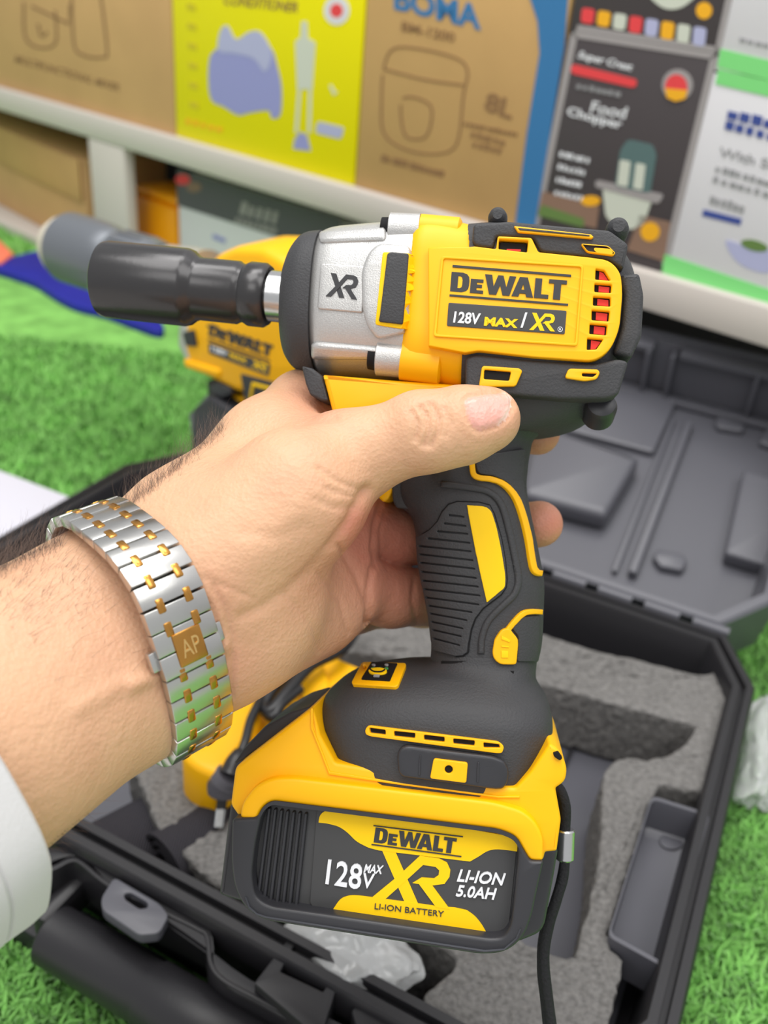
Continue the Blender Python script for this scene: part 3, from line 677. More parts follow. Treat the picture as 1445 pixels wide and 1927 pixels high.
PT = at(TP, 0.0292+0.0022)
def pt1(*p): return k1(p)[0]
W_.part('wordmark', put(WM, pt1(697, 320), pt1(1110, 352), pt1(703, 250), -0.0003, 0.0003, PT), M['dark'])
W_.part('wordmark_rule', plate(k1((707, 226), (1130, 261), (1130, 269), (706, 234)), -0.0002, 0.0003, PT, bev=0), M['dark']); W_.part('wordmark_rule', plate(k1((696, 331), (1120, 365), (1119, 372), (695, 338)), -0.0002, 0.0003, PT, bev=0), M['dark'])
W_.part('voltage_label', plate(rnd(k1((692, 361), (1114, 390), (1107, 474), (686, 444)), 3), -0.0003, 0.0003, PT, bev=0.5), M['label'])
PL_ = at(TP, 0.0292+0.0025)
W_.part('voltage_lettering', put(txt('128V', .025, .12), pt1(708, 432), pt1(806, 440), pt1(710, 391), -0.0002, 0.0002, PL_), M['white'])
W_.part('voltage_lettering', put(txt('MAX', .05), pt1(818, 443), pt1(938, 452), pt1(822, 411), -0.0002, 0.0002, PL_), M['yellow2'])
W_.part('voltage_lettering', plate(k1((966, 396), (974, 396), (957, 450), (949, 450)), -0.0002, 0.0002, PL_, bev=0), M['white'])
W_.part('voltage_lettering', put(XR, pt1(980, 458), pt1(1072, 464), pt1(986, 396), -0.0002, 0.0002, PL_), M['yellow2'])
W_.part('voltage_lettering', plate([oval(*pt1(1091, 456), 4.8, 4.8), oval(*pt1(1091, 456), 3.9, 3.9)], -0.0002, 0.0002, PL_, bev=0), M['white'])
W_.part('voltage_lettering', put(txt('R', .03), pt1(1088, 460), pt1(1095, 460), pt1(1088, 452), -0.0002, 0.0002, PL_), M['white'])
# --- rubber overmould details
DRd = lambda P, h0, h1, m, name, **k: W_.part(name, plate(P, h0, h1, DR, **k), m)
W_.part('top_overmould', plate([rnd(k1((780, 84), (790, 76), (905, 68), (1268, 100), (1336, 150), (1318, 240), (1262, 205), (1190, 196), (1022, 178), (994, 128), (862, 122), (852, 166), (790, 158), (776, 140)), 7)], -.056, .0, at(TP, .0296), bev=6), M['black'])
W_.part('yellow_trim', plate([rnd(k1((925, 90), (1200, 120), (1210, 130), (1202, 135), (940, 112)), 2)], -.001, .0012, at(TP, .0296), bev=1.5), M['yellow'])
W_.part('trim_inlay', plate([rnd(k1((940, 98), (1195, 124), (1195, 128), (946, 106)), 1)], .0, .0015, at(TP, .0296), bev=.5), M['black'])
def vent(o, i, h=.002):
    W_.part('vent_frame', plate([rnd(k1(*o), 6), rnd(k1(*i), 3)], -.001, .0012, at(TP, .0296), bev=2), M['yellow'])
    W_.part('vent_opening', plate([rnd(k1(*i), 3)], -.0008, .0003, at(TP, .0296), bev=0), M['groove'])
vent(((1162, 152), (1262, 160), (1288, 186), (1280, 196), (1186, 184)), ((1212, 172), (1268, 176), (1276, 188), (1222, 182)), .0034)
W_.part('lower_overmould', plate([rnd(k1((752, 556), (790, 544), (1000, 566), (1212, 580), (1300, 560), (1336, 570), (1300, 690), (1262, 704), (1100, 705), (900, 690), (752, 676)), 8)], -.05, .0, at(TP, .0296), bev=7), M['black'])
vent(((812, 588), (944, 597), (956, 606), (932, 662), (800, 664)), ((820, 602), (915, 610), (908, 642), (818, 636)), .003)
vent(((1120, 598), (1224, 601), (1232, 612), (1222, 636), (1178, 643), (1106, 632)), ((1168, 614), (1222, 616), (1208, 628), (1168, 626)), .003)
W_.part('rear_bumper', plate([rnd(k1((1306, 258), (1376, 252), (1392, 330), (1384, 478), (1346, 560), (1282, 540), (1312, 450), (1322, 330)), 8)], -.05, .0, at(TP, .0272), bev=9), M['black'])
for c, r in ((k1((868, 82))[0], 17), (k1((1286, 124))[0], 20)):
    q = TP(c[0], c[1], 0.012); W_.part('bumper_stud', lathe(q-TP.n*0.004, q+TP.n*0.010, [(0, r/PXM*.9), (.1, r/PXM), (.75, r/PXM), (.92, r/PXM*.85), (1, r/PXM*.5)], 28), M['black'])
q = TP(*k1((1232, 738))[0], 0.015); W_.part('bumper_stud', lathe(q-TP.n*0.003-TP.y*0.002, q+TP.n*0.006+TP.y*0.001, [(0, .0050), (.7, .0050), (.92, .0042), (1, .0025)], 24), M['black_smooth'])
# --- gearbox
gear = W_.part('gearbox', loft([((603, 424), (586, 694), .0235, 2.5), ((630, 418), (606, 704), .0262, 2.7), ((690, 415), (665, 706), .0275, 2.9), ((745, 414), (722, 712), .0285, 3.1), ((790, 413), (764, 716), .0285, 3.3)], TP, de=.013, sub=4), M['silver'])
DG = Drape(bvh(gear), TP, .027)
gp = lambda P, h0, h1, m, name, parent=None, **k: W_.part(name, plate(P, h0, h1, DG, **k), m, parent=parent)
gp([rnd(k1((238, 222), (395, 232), (386, 398), (226, 384)), 5)], -.0008, .0009, M['silver'], 'badge_plate', gear, bev=3, maxlen=10)
gp([rnd(k1((382, 250), (405, 190), (440, 155), (560, 160), (545, 470), (440, 495), (400, 440), (385, 380)), 14)], -.0015, .0018, M['silver'], 'pad_surround', gear, bev=8, maxlen=10)
gp([rnd(k1((462, 190), (572, 196), (545, 458), (480, 448), (436, 440)), 5)], .001, .0026, M['yellow2'], 'rubber_pad_rim', gear, bev=2, maxlen=10)
gp([rnd(k1((478, 200), (490, 193), (553, 199), (533, 440), (450, 430)), 4)], .002, .0034, M['black'], 'rubber_pad', gear, bev=3, maxlen=10)
gp([rnd(k1((205, 498), (470, 520), (462, 560), (205, 560)), 10)], -.0015, .0016, M['silver'], 'casting_rib', gear, bev=9, maxlen=10)
gp([rnd(k1((230, 108), (470, 92), (470, 140), (230, 150)), 9)], -.0015, .0012, M['silver'], 'casting_rib', gear, bev=9, maxlen=10)
W_.part('badge_mark', put(XR, pt1(256, 340), pt1(368, 352), pt1(268, 257), 0.0005, .0013, DG), M['dark'], parent=gear)
for (a, b, rr) in (((480, 100), (590, 104), 5.2), ((436, 556), (545, 566), 5.6)):
    A, B = TP(*pt1(*a), .0215), TP(*pt1(*b), .0215); W_.part('screw_boss', lathe(A, B, [(0, rr/1000*.9), (.03, rr/1000), (1, rr/1000)], 28), M['silver'], parent=gear)
    W_.part('boss_screw', lathe(A-TP.x*.0025, A+TP.x*.0002, [(0, rr/1000*.7), (1, rr/1000*.75)], 20), M['groove'], parent=gear)
for (a, b, rr) in (((590, 105), (735, 118), 5.2), ((528, 562), (672, 582), 6.6)):
    A, B = TP(*pt1(*a), .021), TP(*pt1(*b), .021); W_.part('housing_boss', lathe(A, B, [(0, rr/1000), (.94, rr/1000), (1, rr/1000*.8)], 28), M['yellow'], parent=front)
# --- nose ring, front guard, anvil, socket
W_.part('nose_ring', loft([((535, 470), (526, 665), .017, 2.4), ((552, 446), (537, 680), .0222, 2.5), ((575, 428), (556, 692), .0255, 2.6), ((606, 424), (588, 700), .0258, 2.7)], TP, de=.013, sub=4), M['black'])
W_.part('nose_lip', plate(rnd(k1((165, 585), (205, 594), (240, 622), (262, 712), (240, 712), (196, 690), (180, 650)), 5), -.045, 0.0, at(TP, .0225), bev=5), M['black'])
W_.part('guard_housing', plate(rnd([(606, 704), (757, 716), (873, 724), (880, 800), (760, 800), (626, 780)], [4, 2, 6, 10, 10, 4]), -.046, 0.0, at(TP, .0235), bev=9), M['yellow'])
ax0, ax1 = TP(500, 556, 0), TP(640, 570, 0)
W_.part('anvil', lathe(ax0-TP.x*.008, ax0+TP.x*.008, [(0, .0063), (.2, .0068), (.6, .0068), (.62, .0086), (1, .0086)], 28), M['steel'])
sA, sB = TP(192, 525, 0), TP(507, 557, 0)
prf = [(0, .0085), (0.0, .0112), (.015, .0127), (.05, .0132), (.515, .0132), (.545, .0127), (.575, .0112), (.60, .0106), (.82, .0106), (.835, .0100), (.855, .0097), (.875, .0103), (.89, .0108), (.975, .0108), (1.0, .0098), (1.0, .0070)]
W_.part('impact_socket', lathe(sA, sB, prf, 64), M['chrome_black'], label='glossy black impact socket')
# --- handle
handle = W_.part('handle', loft([((812, 800), (1046, 800), .0175, 2.5), ((780, 838), (1008, 822), .0172, 2.5), ((752, 885), (998, 852), .0172, 2.4), ((742, 922), (993, 890), .0174, 2.4), ((752, 952), (992, 920), .0178, 2.4), ((772, 972), (998, 958), .018, 2.4), ((781, 1006), (1009, 1010), .018, 2.4), ((785, 1060), (1020, 1066), .018, 2.4), ((797, 1125), (1025, 1100), .018, 2.4), ((805, 1170), (1024, 1145), .0178, 2.4), ((810, 1210), (1021, 1208), .0178, 2.4), ((809, 1240), (1014, 1244), .0182, 2.4)], TP, de=.004, sub=5), M['black'])
DH = Drape(bvh(handle), TP, .0175)
hp_ = lambda P, h0, h1, m, name, parent=None, **k: W_.part(name, plate(P, h0, h1, DH, **k), m, parent=parent or handle)
grip = k4((586, 490), (612, 480), (650, 455), (685, 415), (705, 370), (735, 335), (775, 322), (880, 326), (930, 340), (950, 380), (985, 500), (1003, 600), (1012, 700), (1008, 735), (985, 770), (900, 835), (862, 885), (842, 940), (830, 1010), (826, 1050), (805, 1066), (770, 1070), (668, 1042), (658, 988), (648, 898), (632, 798), (608, 695), (592, 595))
rows = [(738, 384, 808, 394), (716, 424, 818, 438), (684, 462, 826, 476), (640, 496, 836, 520), (582, 532, 842, 561), (585, 572, 852, 604), (588, 612, 860, 645), (594, 655, 868, 690), (600, 698, 877, 732), (608, 740, 886, 775), (616, 780, 880, 818), (628, 820, 848, 855), (636, 858, 824, 894), (642, 898, 806, 934), (648, 938, 798, 972), (652, 980, 792, 1016)]
slots = [rnd(k4((a+18, b-2), (c, d-3), (c+2, d+4), (a+18, b+6)), 1.6, 2) for a, b, c, d in rows[4:]] + [rnd(k4((a, b-4), (c, d-3), (c+2, d+4), (a, b+5)), 1.6, 2) for a, b, c, d in rows[:4]]
hp_([grip] + slots, -.0012, .0011, M['black'], 'grip_pad', bev=1.6, maxlen=9)
hp_([ribbon(grip[1:-6], 4.5)[0]], -.0008, .0006, M['groove'], 'grip_seam', bev=.8, maxlen=10)
hp_([rnd(k4((822, 338), (905, 345), (935, 365), (960, 440), (985, 560), (1004, 680), (1002, 735), (918, 808), (880, 640)), [1, 5, 8, 12, 12, 12, 6, 2, 12])], .0006, .0016, M['yellow2'], 'grip_insert', bev=1, maxlen=9)
strip1 = catmull(k4((846, 115), (848, 160), (856, 192), (885, 206), (940, 213), (1000, 240), (1050, 300), (1085, 390), (1112, 500), (1128, 600), (1138, 645), (1152, 664), (1174, 670)), 4, False)
hp_([ribbon(strip1, 10.5)[0]], -.001, .0014, M['yellow'], 'yellow_trim', bev=2.5, maxlen=9)
hp_([rnd(k4((864, 100), (1094, 60), (1082, 200), (1094, 340), (1132, 500), (1162, 640), (1154, 645), (1148, 630), (1130, 540), (1095, 390), (1060, 290), (1005, 225), (945, 195), (880, 186), (866, 160)), 6)], -.001, .0012, M['black'], 'backstrap_pad', bev=2, maxlen=10)
strip2 = catmull(k4((1174, 855), (1130, 853), (1090, 862), (1050, 900), (1010, 950)), 4, False)
hp_([ribbon(strip2, 9.5)[0]], -.001, .0014, M['yellow'], 'yellow_trim', bev=2, maxlen=9)
hp_([rnd(k4((1020, 928), (1035, 952), (1058, 978), (1060, 1010), (1050, 1108), (980, 1108), (952, 1085), (944, 1050), (955, 985), (985, 940)), 6)], -.001, .0018, M['yellow'], 'direction_badge', bev=2.5, maxlen=9)
for q in (((985, 965), (1025, 990), (1022, 1000), (985, 985)), ((985, 1015), (1018, 1018), (1018, 1025), (985, 1022)), ((985, 1040), (1015, 1042), (1015, 1075), (985, 1075))): hp_([k4(*q)], .0016, .0021, M['yellow2'], 'raised_mark', bev=.5, maxlen=9)
hp_([rnd(k4((1035, 930), (1085, 878), (1168, 872), (1156, 1095), (1058, 1095), (1068, 975)), 6)], -.001, .0009, M['black'], 'backstrap_pad', bev=2, maxlen=10)
ch = catmull(k4((695, 235), (850, 255), (930, 275), (985, 330), (1020, 440), (1055, 600), (1070, 700), (1050, 770), (990, 830), (925, 900), (895, 980), (890, 1060)), 4, False)
hp_([ribbon(ch, 13)[0]], -.0012, .0010, M['black'], 'moulded_ridge', bev=5, maxlen=10)
hp_([ribbon(k4((700, 1099), (750, 1100), (855, 1098), (880, 1110), (930, 1140), (1050, 1148)), 5)[0]], -.0012, .0004, M['groove'], 'seam', bev=.5, maxlen=10)
W_.part('trigger', plate(rnd([(722, 880), (752, 868), (748, 905), (732, 938), (722, 946), (711, 936), (712, 915)], 6), -.02, 0.0, at(TP, .009), bev=4), M['yellow'])
W_.part('trigger_base', plate(rnd([(735, 850), (800, 850), (790, 960), (745, 956), (738, 940)], 6), -.022, 0, at(TP, .010), bev=4), M['black'])
W_.part('direction_switch', plate(rnd([(800, 870), (845, 870), (842, 882), (822, 888), (806, 886)], 4), -.012, 0, at(TP, .0205), bev=3), M['yellow'])
# --- foot
foot = W_.part('foot', loft([((808, 1236), (1016, 1238), .0183, 2.4), ((806, 1252), (1014, 1262), .019, 2.5), ((788, 1263), (1012, 1282), .021, 2.6), ((730, 1264), (1014, 1298), .0235, 2.8), ((662, 1276), (1022, 1314), .0272, 3.0), ((622, 1296), (1034, 1334), .0305, 3.3), ((600, 1322), (1042, 1360), .0325, 3.6), ((594, 1350), (1043, 1388), .033, 3.8), ((606, 1386), (1034, 1424), .033, 4), ((634, 1436), (1000, 1482), .033, 4.2), ((650, 1450), (985, 1494), .032, 4.2)], TP, de=.018, sub=5, n=80), M['black'])
DF = Drape(bvh(foot), TP, .033)
fp_ = lambda P, h0, h1, m, name, parent=None, **k: W_.part(name, plate(P, h0, h1, DF, **k), m, parent=parent or foot)
vs_o = rnd(k3((620, 305), (632, 289), (1120, 350), (1139, 368), (1130, 392), (1112, 393), (640, 330), (622, 322)), 6)
vs_i = [rnd(k3(*q), 2, 2) for q in (((638, 300), (694, 308), (694, 322), (640, 315)), ((730, 312), (805, 320), (803, 335), (730, 327)), ((842, 326), (915, 335), (914, 349), (842, 341)), ((952, 340), (1028, 348), (1026, 363), (952, 355)), ((1064, 355), (1118, 362), (1122, 370), (1066, 370)))]
fp_([vs_o]+[rnd(grow(q, 1.2), 1, 2) for q in vs_i], -.0008, .0014, M['yellow'], 'vent_strip', bev=1.5, maxlen=10)
for q in vs_i: fp_([q], -.0008, .0001, M['groove'], 'vent_opening', bev=0, maxlen=10)
fp_([rnd(k3((740, 400), (748, 372), (775, 360), (1100, 402), (1140, 420), (1152, 455), (1146, 500), (1125, 522), (1090, 522), (760, 478), (745, 460)), 9)], -.002, .0026, M['black_smooth'], 'hook_mount', bev=5, maxlen=12)
for x in (825, 1040): fp_([rnd(k3((x, 395+(x-825)*.12), (x+5, 395+(x-825)*.12), (x+3, 470+(x-825)*.12), (x-5, 470+(x-825)*.12)), 1)], .002, .0030, M['black_smooth'], 'mount_rib', bev=.8, maxlen=12)
pl_o = rnd(k3((878, 405), (1004, 421), (998, 497), (864, 480)), 5)
fp_([pl_o, oval(*k3((934, 446))[0], 7.5, 7.5)], .002, .0036, M['yellow'], 'screw_plate', bev=1.5, maxlen=10)
fp_([oval(*k3((934, 446))[0], 7.6, 7.6)], .001, .0028, M['groove'], 'screw_hole', bev=0, maxlen=10)
dsp = rnd(k3((606, 66), (618, 62), (768, 68), (772, 76), (742, 150), (732, 156), (572, 146), (570, 138)), 3)
dsi = rnd(k3((644, 68), (740, 74), (712, 138), (606, 132)), 2)
fp_([dsp], -.002, .0012, M['yellow'], 'display_frame', bev=1.5, maxlen=8)
scr = fp_([dsi], .0008, .0016, M['groove'], 'display_screen', bev=.5, maxlen=8)
DD = lambda x, y, h: DF(x, y, h+.0014)
W_.part('mode_button', plate([oval(*k3((668, 108))[0], 17, 6)], 0, .0007, DD, bev=.4, maxlen=6), M['yellow2'], parent=foot)
W_.part('mode_button', plate([ribbon(catmull(k3((640, 103), (655, 112), (682, 112), (696, 104)), 4, False), 2)[0]], .0005, .0009, DD, bev=.1, maxlen=6), M['groove'], parent=foot)
for i, (x, y) in enumerate(((650, 97), (675, 97), (700, 97), (652, 84), (700, 84))): W_.part('indicator_mark', plate([oval(*k3((x, y))[0], 3.6, 1.6)], 0.0002, .0006, DD, bev=.1), M['green_led' if i < 3 else 'greyprint'], parent=foot)
W_.part('indicator_mark', plate(k3((655, 120), (676, 121), (673, 128), (652, 127)), 0.0002, .0006, DD, bev=.1), M['greyprint'], parent=foot)
# --- battery
bat = W_.part('battery', plate(rnd(k3((104, 590), (230, 560), (1240, 700), (1346, 760), (1330, 860), (1290, 1075), (1180, 1120), (230, 985), (80, 940), (62, 930)), [8, 8, 8, 10, 10, 20, 20, 20, 14, 14]), -.044, 0.0, at(TP, .021), bev=10), M['black_smooth'], label='black and yellow slide-on battery pack')
bp_ = lambda P, h0, h1, m, name, d=.033, **k: W_.part(name, plate(P, h0, h1, at(TP, d), **k), m, parent=bat)
cap = k3((418, 222), (448, 332), (503, 432), (740, 472), (1182, 528), (1238, 470), (1312, 360), (1346, 380), (1380, 452), (1372, 505), (1335, 530), (1356, 650), (1340, 768), (1296, 772), (1288, 806), (1238, 802), (1214, 762), (1185, 712), (1120, 686), (262, 578), (226, 602), (206, 650), (142, 642), (106, 592), (124, 450))
cap = rnd(cap, [4, 4, 4, 4, 6, 8, 6, 12, 14, 10, 4, 6, 4, 4, 8, 8, 14, 18, 24, 20, 14, 10, 8, 8, 10])
bp_([cap], -.06, 0.0, M['yellow'], 'battery_cap', d=.0325, bev=7)
lip = k3((205, 650), (142, 642), (150, 585), (200, 520), (262, 492), (340, 490), (1100, 582), (1215, 616), (1262, 660), (1290, 720), (1288, 806), (1238, 802), (1214, 762), (1185, 712), (1120, 686), (262, 578), (226, 602))
bp_([rnd(lip, [8, 8, 20, 20, 20, 20, 20, 24, 20, 14, 8, 8, 14, 18, 24, 20, 14])], -.01, 0.0, M['yellow'], 'cap_flange', d=.0362, bev=6)
bp_([ribbon(k3((416, 226), (416, 300), (452, 390), (482, 470), (760, 512), (1120, 560), (1200, 560)), 4)[0]], -.001, .0006, M['yellow'], 'cap_seam', d=.0325, bev=1.2)
bp_([rnd(k3((120, 440), (150, 385), (240, 292), (330, 242), (405, 220), (420, 240), (300, 320), (165, 415)), 6)], -.036, 0.0, M['black_smooth'], 'release_latch', d=.022, bev=4)
bp_([rnd(k3((1325, 395), (1345, 390), (1362, 415), (1352, 425), (1330, 410)), 3)], -.02, 0.0, M['groove'], 'latch_slot', d=.0335, bev=1)
tray_o = k3((206, 640), (228, 600), (262, 578), (1120, 686), (1188, 714), (1215, 765), (1240, 805), (1290, 806), (1262, 930), (1246, 1010), (1215, 1095), (1150, 1150), (1060, 1160), (235, 1030), (160, 985), (120, 905), (108, 800), (112, 645))
tray_i = k3((222, 640), (240, 606), (270, 588), (1115, 695), (1180, 722), (1196, 760), (1185, 900), (1166, 1050), (1140, 1092), (1090, 1098), (250, 974), (200, 940), (186, 860), (200, 740))
bp_([rnd(tray_o, [8, 10, 10, 14, 14, 10, 6, 6, 12, 14, 24, 24, 24, 30, 26, 24, 20, 8]), rnd(tray_i, [10, 10, 10, 14, 14, 14, 20, 20, 16, 20, 20, 20, 24, 20])], -.02, 0.0, M['black_smooth'], 'battery_tray', d=.0372, bev=6)
bp_([rnd(tray_i, 10)], -.02, 0.0, M['label'], 'battery_face', d=.0318, bev=1)
la, lb = k3((196, 915), (204, 942), (222, 962), (252, 974), (1090, 1098), (1130, 1096), (1156, 1074), (1166, 1050)), k3((162, 940), (176, 980), (205, 1006), (240, 1018), (1066, 1146), (1142, 1140), (1190, 1098), (1206, 1060))
lv = [TP(*p, .0322) for p in la]+[TP(*p, .0380) for p in lb]+[TP(*p, .030) for p in la]+[TP(*p, .030) for p in lb]; n_ = len(la)
lf = [q for i in range(n_-1) for q in ((i, i+1, n_+i+1, n_+i), (n_+i, n_+i+1, 3*n_+i+1, 3*n_+i), (2*n_+i, 3*n_+i, 3*n_+i+1, 2*n_+i+1), (i, 2*n_+i, 2*n_+i+1, i+1))]+[(0, n_, 3*n_, 2*n_), (n_-1, 3*n_-1, 4*n_-1, 2*n_-1)]
M['gloss'] = mat('gloss_black_plastic', srgb(78, 80, 86), 0.3, spec=1.0)
W_.part('tray_lip', (np.array(lv), lf), M['gloss'], parent=bat)
for i in range(7):
    xt, xb = 258+i*23, 214+i*24; yt, yb = 598+i*3.2, 942+i*4.5
    bp_([rnd(k3((xt-6, yt), (xt+6, yt), (xb+7, yb), (xb-7, yb)), 3)], -.002, .0016, M['black_smooth'], 'grip_rib', d=.0318, bev=2.5)
bp_([rnd(k3((436, 606), (480, 602), (1190, 716), (1186, 770), (1154, 1088), (1140, 1098), (420, 974), (410, 955)), 7)], -.001, .0007, M['label'], 'label_sheet', d=.0318, bev=.5)
dl = .0325
bp_([catmull(k3((441, 657), (446, 632), (462, 616), (490, 611), (640, 624)), 4, False)+catmull(k3((900, 662), (1192, 714)), 2, False)+catmull(k3((1190, 766), (1120, 758), (1080, 764), (1045, 785), (1012, 804)), 4, False)+catmull(k3((800, 778), (668, 762)), 2, False)+catmull(k3((630, 752), (585, 728), (550, 695), (515, 672), (470, 660)), 4, False)], -.0003, .0003, M['yellow2'], 'label_band', d=dl, bev=0)
bp_([catmull(k3((496, 984), (520, 950), (545, 936), (580, 932), (650, 940)), 4, False)+catmull(k3((900, 974), (955, 978)), 2, False)+catmull(k3((1000, 988), (1030, 1010), (1055, 1040), (1074, 1072)), 4, False)], -.0003, .0003, M['yellow2'], 'label_band', d=dl, bev=0)
Mp = at(TP, dl)
def bl(vf, O, X, Y, m, name='label_lettering', h=.0003): return W_.part(name, put(vf, k3(O)[0], k3(X)[0], k3(Y)[0], -.0003, h, Mp), m, parent=bat)
bl(XR, (642, 940), (936, 984), (664, 758), M['yellow2'], 'label_mark', .0004)
Mp = at(TP, dl+.0003)
bl(wordmark(), (648, 733), (955, 775), (656, 676), M['dark'], 'wordmark')
bp_([k3((648, 667), (986, 709), (985, 713), (648, 671))], -.0003, .0003, M['dark'], 'wordmark_rule', d=dl+.0003, bev=0); bp_([k3((641, 738), (980, 784), (979, 788), (640, 742))], -.0003, .0003, M['dark'], 'wordmark_rule', d=dl+.0003, bev=0)
bl(txt('LI-ION BATTERY', .0), (652, 984), (912, 1014), (654, 962), M['dark'])
bl(txt('128', .012, .1), (466, 890), (602, 912), (470, 795), M['white']); bl(txt('V', .012, .1), (606, 904), (650, 908), (610, 848), M['white']); bl(txt('MAX', .02, .2), (610, 846), (682, 852), (614, 815), M['white'])
bl(txt('LI-ION', .02, .2), (962, 880), (1142, 896), (968, 834), M['white']); bl(txt('5.0AH', .02, .2), (958, 936), (1110, 950), (962, 893), M['white'])
# --- wrist cord
M['cord'] = mat('black_cord', srgb(40, 40, 42), 0.8, bump=1.0, bscale=900, spec=0.2)
cordp = lambda P: [TP(x, y, d) for x, y, d in P]
cd_ = W_.part('wrist_cord', join(tube(cordp([(1046, 1478, .004), (1056, 1490, .006), (1064, 1520, .006), (1063, 1560, .005), (1061, 1640, .005), (1048, 1690, .006), (1033, 1740, .006), (1024, 1800, .006), (1030, 1870, .006), (1042, 1960, .006)]), .0017), tube(cordp([(1046, 1480, .000), (1048, 1500, .001), (1056, 1550, .002), (1063, 1600, .003), (1058, 1650, .003), (1044, 1700, .004), (1024, 1760, .004), (1020, 1820, .005), (1026, 1880, .004), (1034, 1960, .004)]), .0017)), M['cord'])
cA, cB = TP(1064, 1560, .004), TP(1062, 1618, .004)
W_.part('cord_clasp', lathe(cA, cB, [(0, .0026), (.05, .0030), (.95, .0030), (1, .0026)], 20), M['steel'], parent=cd_)
# ================================================================== hand and forearm
def tl(px, py, d): return TP.loc(TP(px, py, d))
def smin(a, b, k):
    h = np.clip(0.5+0.5*(b-a)/k, 0, 1); return b+(a-b)*h-k*h*(1-h)
def cone(P, a, b, ra, rb, flat=1.0):
    a, b = np.array(a), np.array(b); ba = b-a; L2 = ba@ba
    if flat != 1.0:
        nv = np.array([0, 0, 1.0]); nv -= nv@ba/L2*ba; nv /= np.linalg.norm(nv)
        q = (P-a)@nv; P = P+nv*(q*(1/flat-1))[..., None]
    t = np.clip(((P-a)@ba)/L2, 0, 1)
    r = ra+(rb-ra)*t
    d = np.sqrt(((P-a-t[..., None]*ba)**2).sum(-1))-r
    return d*(0.85 if flat != 1.0 else 1.0)
def chain(P, pts, k=0.003):
    F = None
    for (a, ra), (b, rb) in zip(pts[:-1], pts[1:]):
        f = cone(P, tl(*a), tl(*b), ra, rb); F = f if F is None else smin(F, f, k)
    return F
def hand_sdf(P):
    arm = cone(P, tl(-190, 1442, .108), tl(235, 1200, .060), .0365, .0308, .76)
    F = smin(arm, cone(P, tl(235, 1200, .060), tl(400, 1094, .047), .0308, .0340, .66), .010)
    # metacarpals and palm body
    for a, ra, b, rb in (((370, 1000, .043), .019, (572, 775, .002), .0135), ((390, 1060, .040), .020, (615, 890, .002), .0140),
                         ((410, 1130, .040), .020, (632, 1012, .006), .0140), ((425, 1190, .040), .019, (640, 1118, .006), .0135)):
        F = smin(F, cone(P, tl(*a), tl(*b), ra, rb), .009)
    # heel of the hand, thumb mound, web
    F = smin(F, cone(P, tl(425, 1205, .046), tl(590, 1165, .012), .0150, .0120), .008)
    F = smin(F, cone(P, tl(400, 1070, .056), tl(560, 935, .047), .0200, .0200), .008)
    F = smin(F, cone(P, tl(560, 936, .047), tl(655, 864, .040), .0186, .0132), .005)
    F = smin(F, cone(P, tl(500, 832, .020), tl(640, 858, .032), .0122, .0110), .010)
    # thumb
    T = chain(P, [((645, 866, .040), .0132), ((720, 838, .040), .0109), ((795, 815, .040), .0107), ((870, 800, .040), .0107), ((918, 789, .0385), .0093)], .004)
    T = smin(T, cone(P, tl(785, 798, .043), tl(815, 822, .043), .0078, .0078), .006)
    F = smin(F, T, .0045)
    # fingers, each rooted in the palm and kept apart
    I = chain(P, [((575, 772, .000), .0128), ((650, 752, -.030), .0105), ((745, 775, -.044), .0098), ((880, 800, -.042), .0092), ((1012, 815, -.026), .0078)])
    Mi = chain(P, [((635, 985, .002), .0122), ((735, 1006, -.013), .0110), ((820, 1008, -.028), .0104), ((905, 1004, -.0335), .0092), ((1015, 986, -.024), .0082)])
    Ri = chain(P, [((635, 1090, .003), .0122), ((735, 1122, -.012), .0106), ((825, 1125, -.0275), .0100), ((900, 1118, -.0325), .0088), ((965, 1108, -.026), .0078)])
    Pi = chain(P, [((630, 1150, -.010), .0105), ((715, 1136, -.042), .0088), ((800, 1138, -.050), .0084), ((880, 1130, -.049), .0078), ((930, 1120, -.044), .0070)])
    G = np.minimum(np.minimum(I, Mi), np.minimum(Ri, Pi))
    return smin(F, G, .0045)
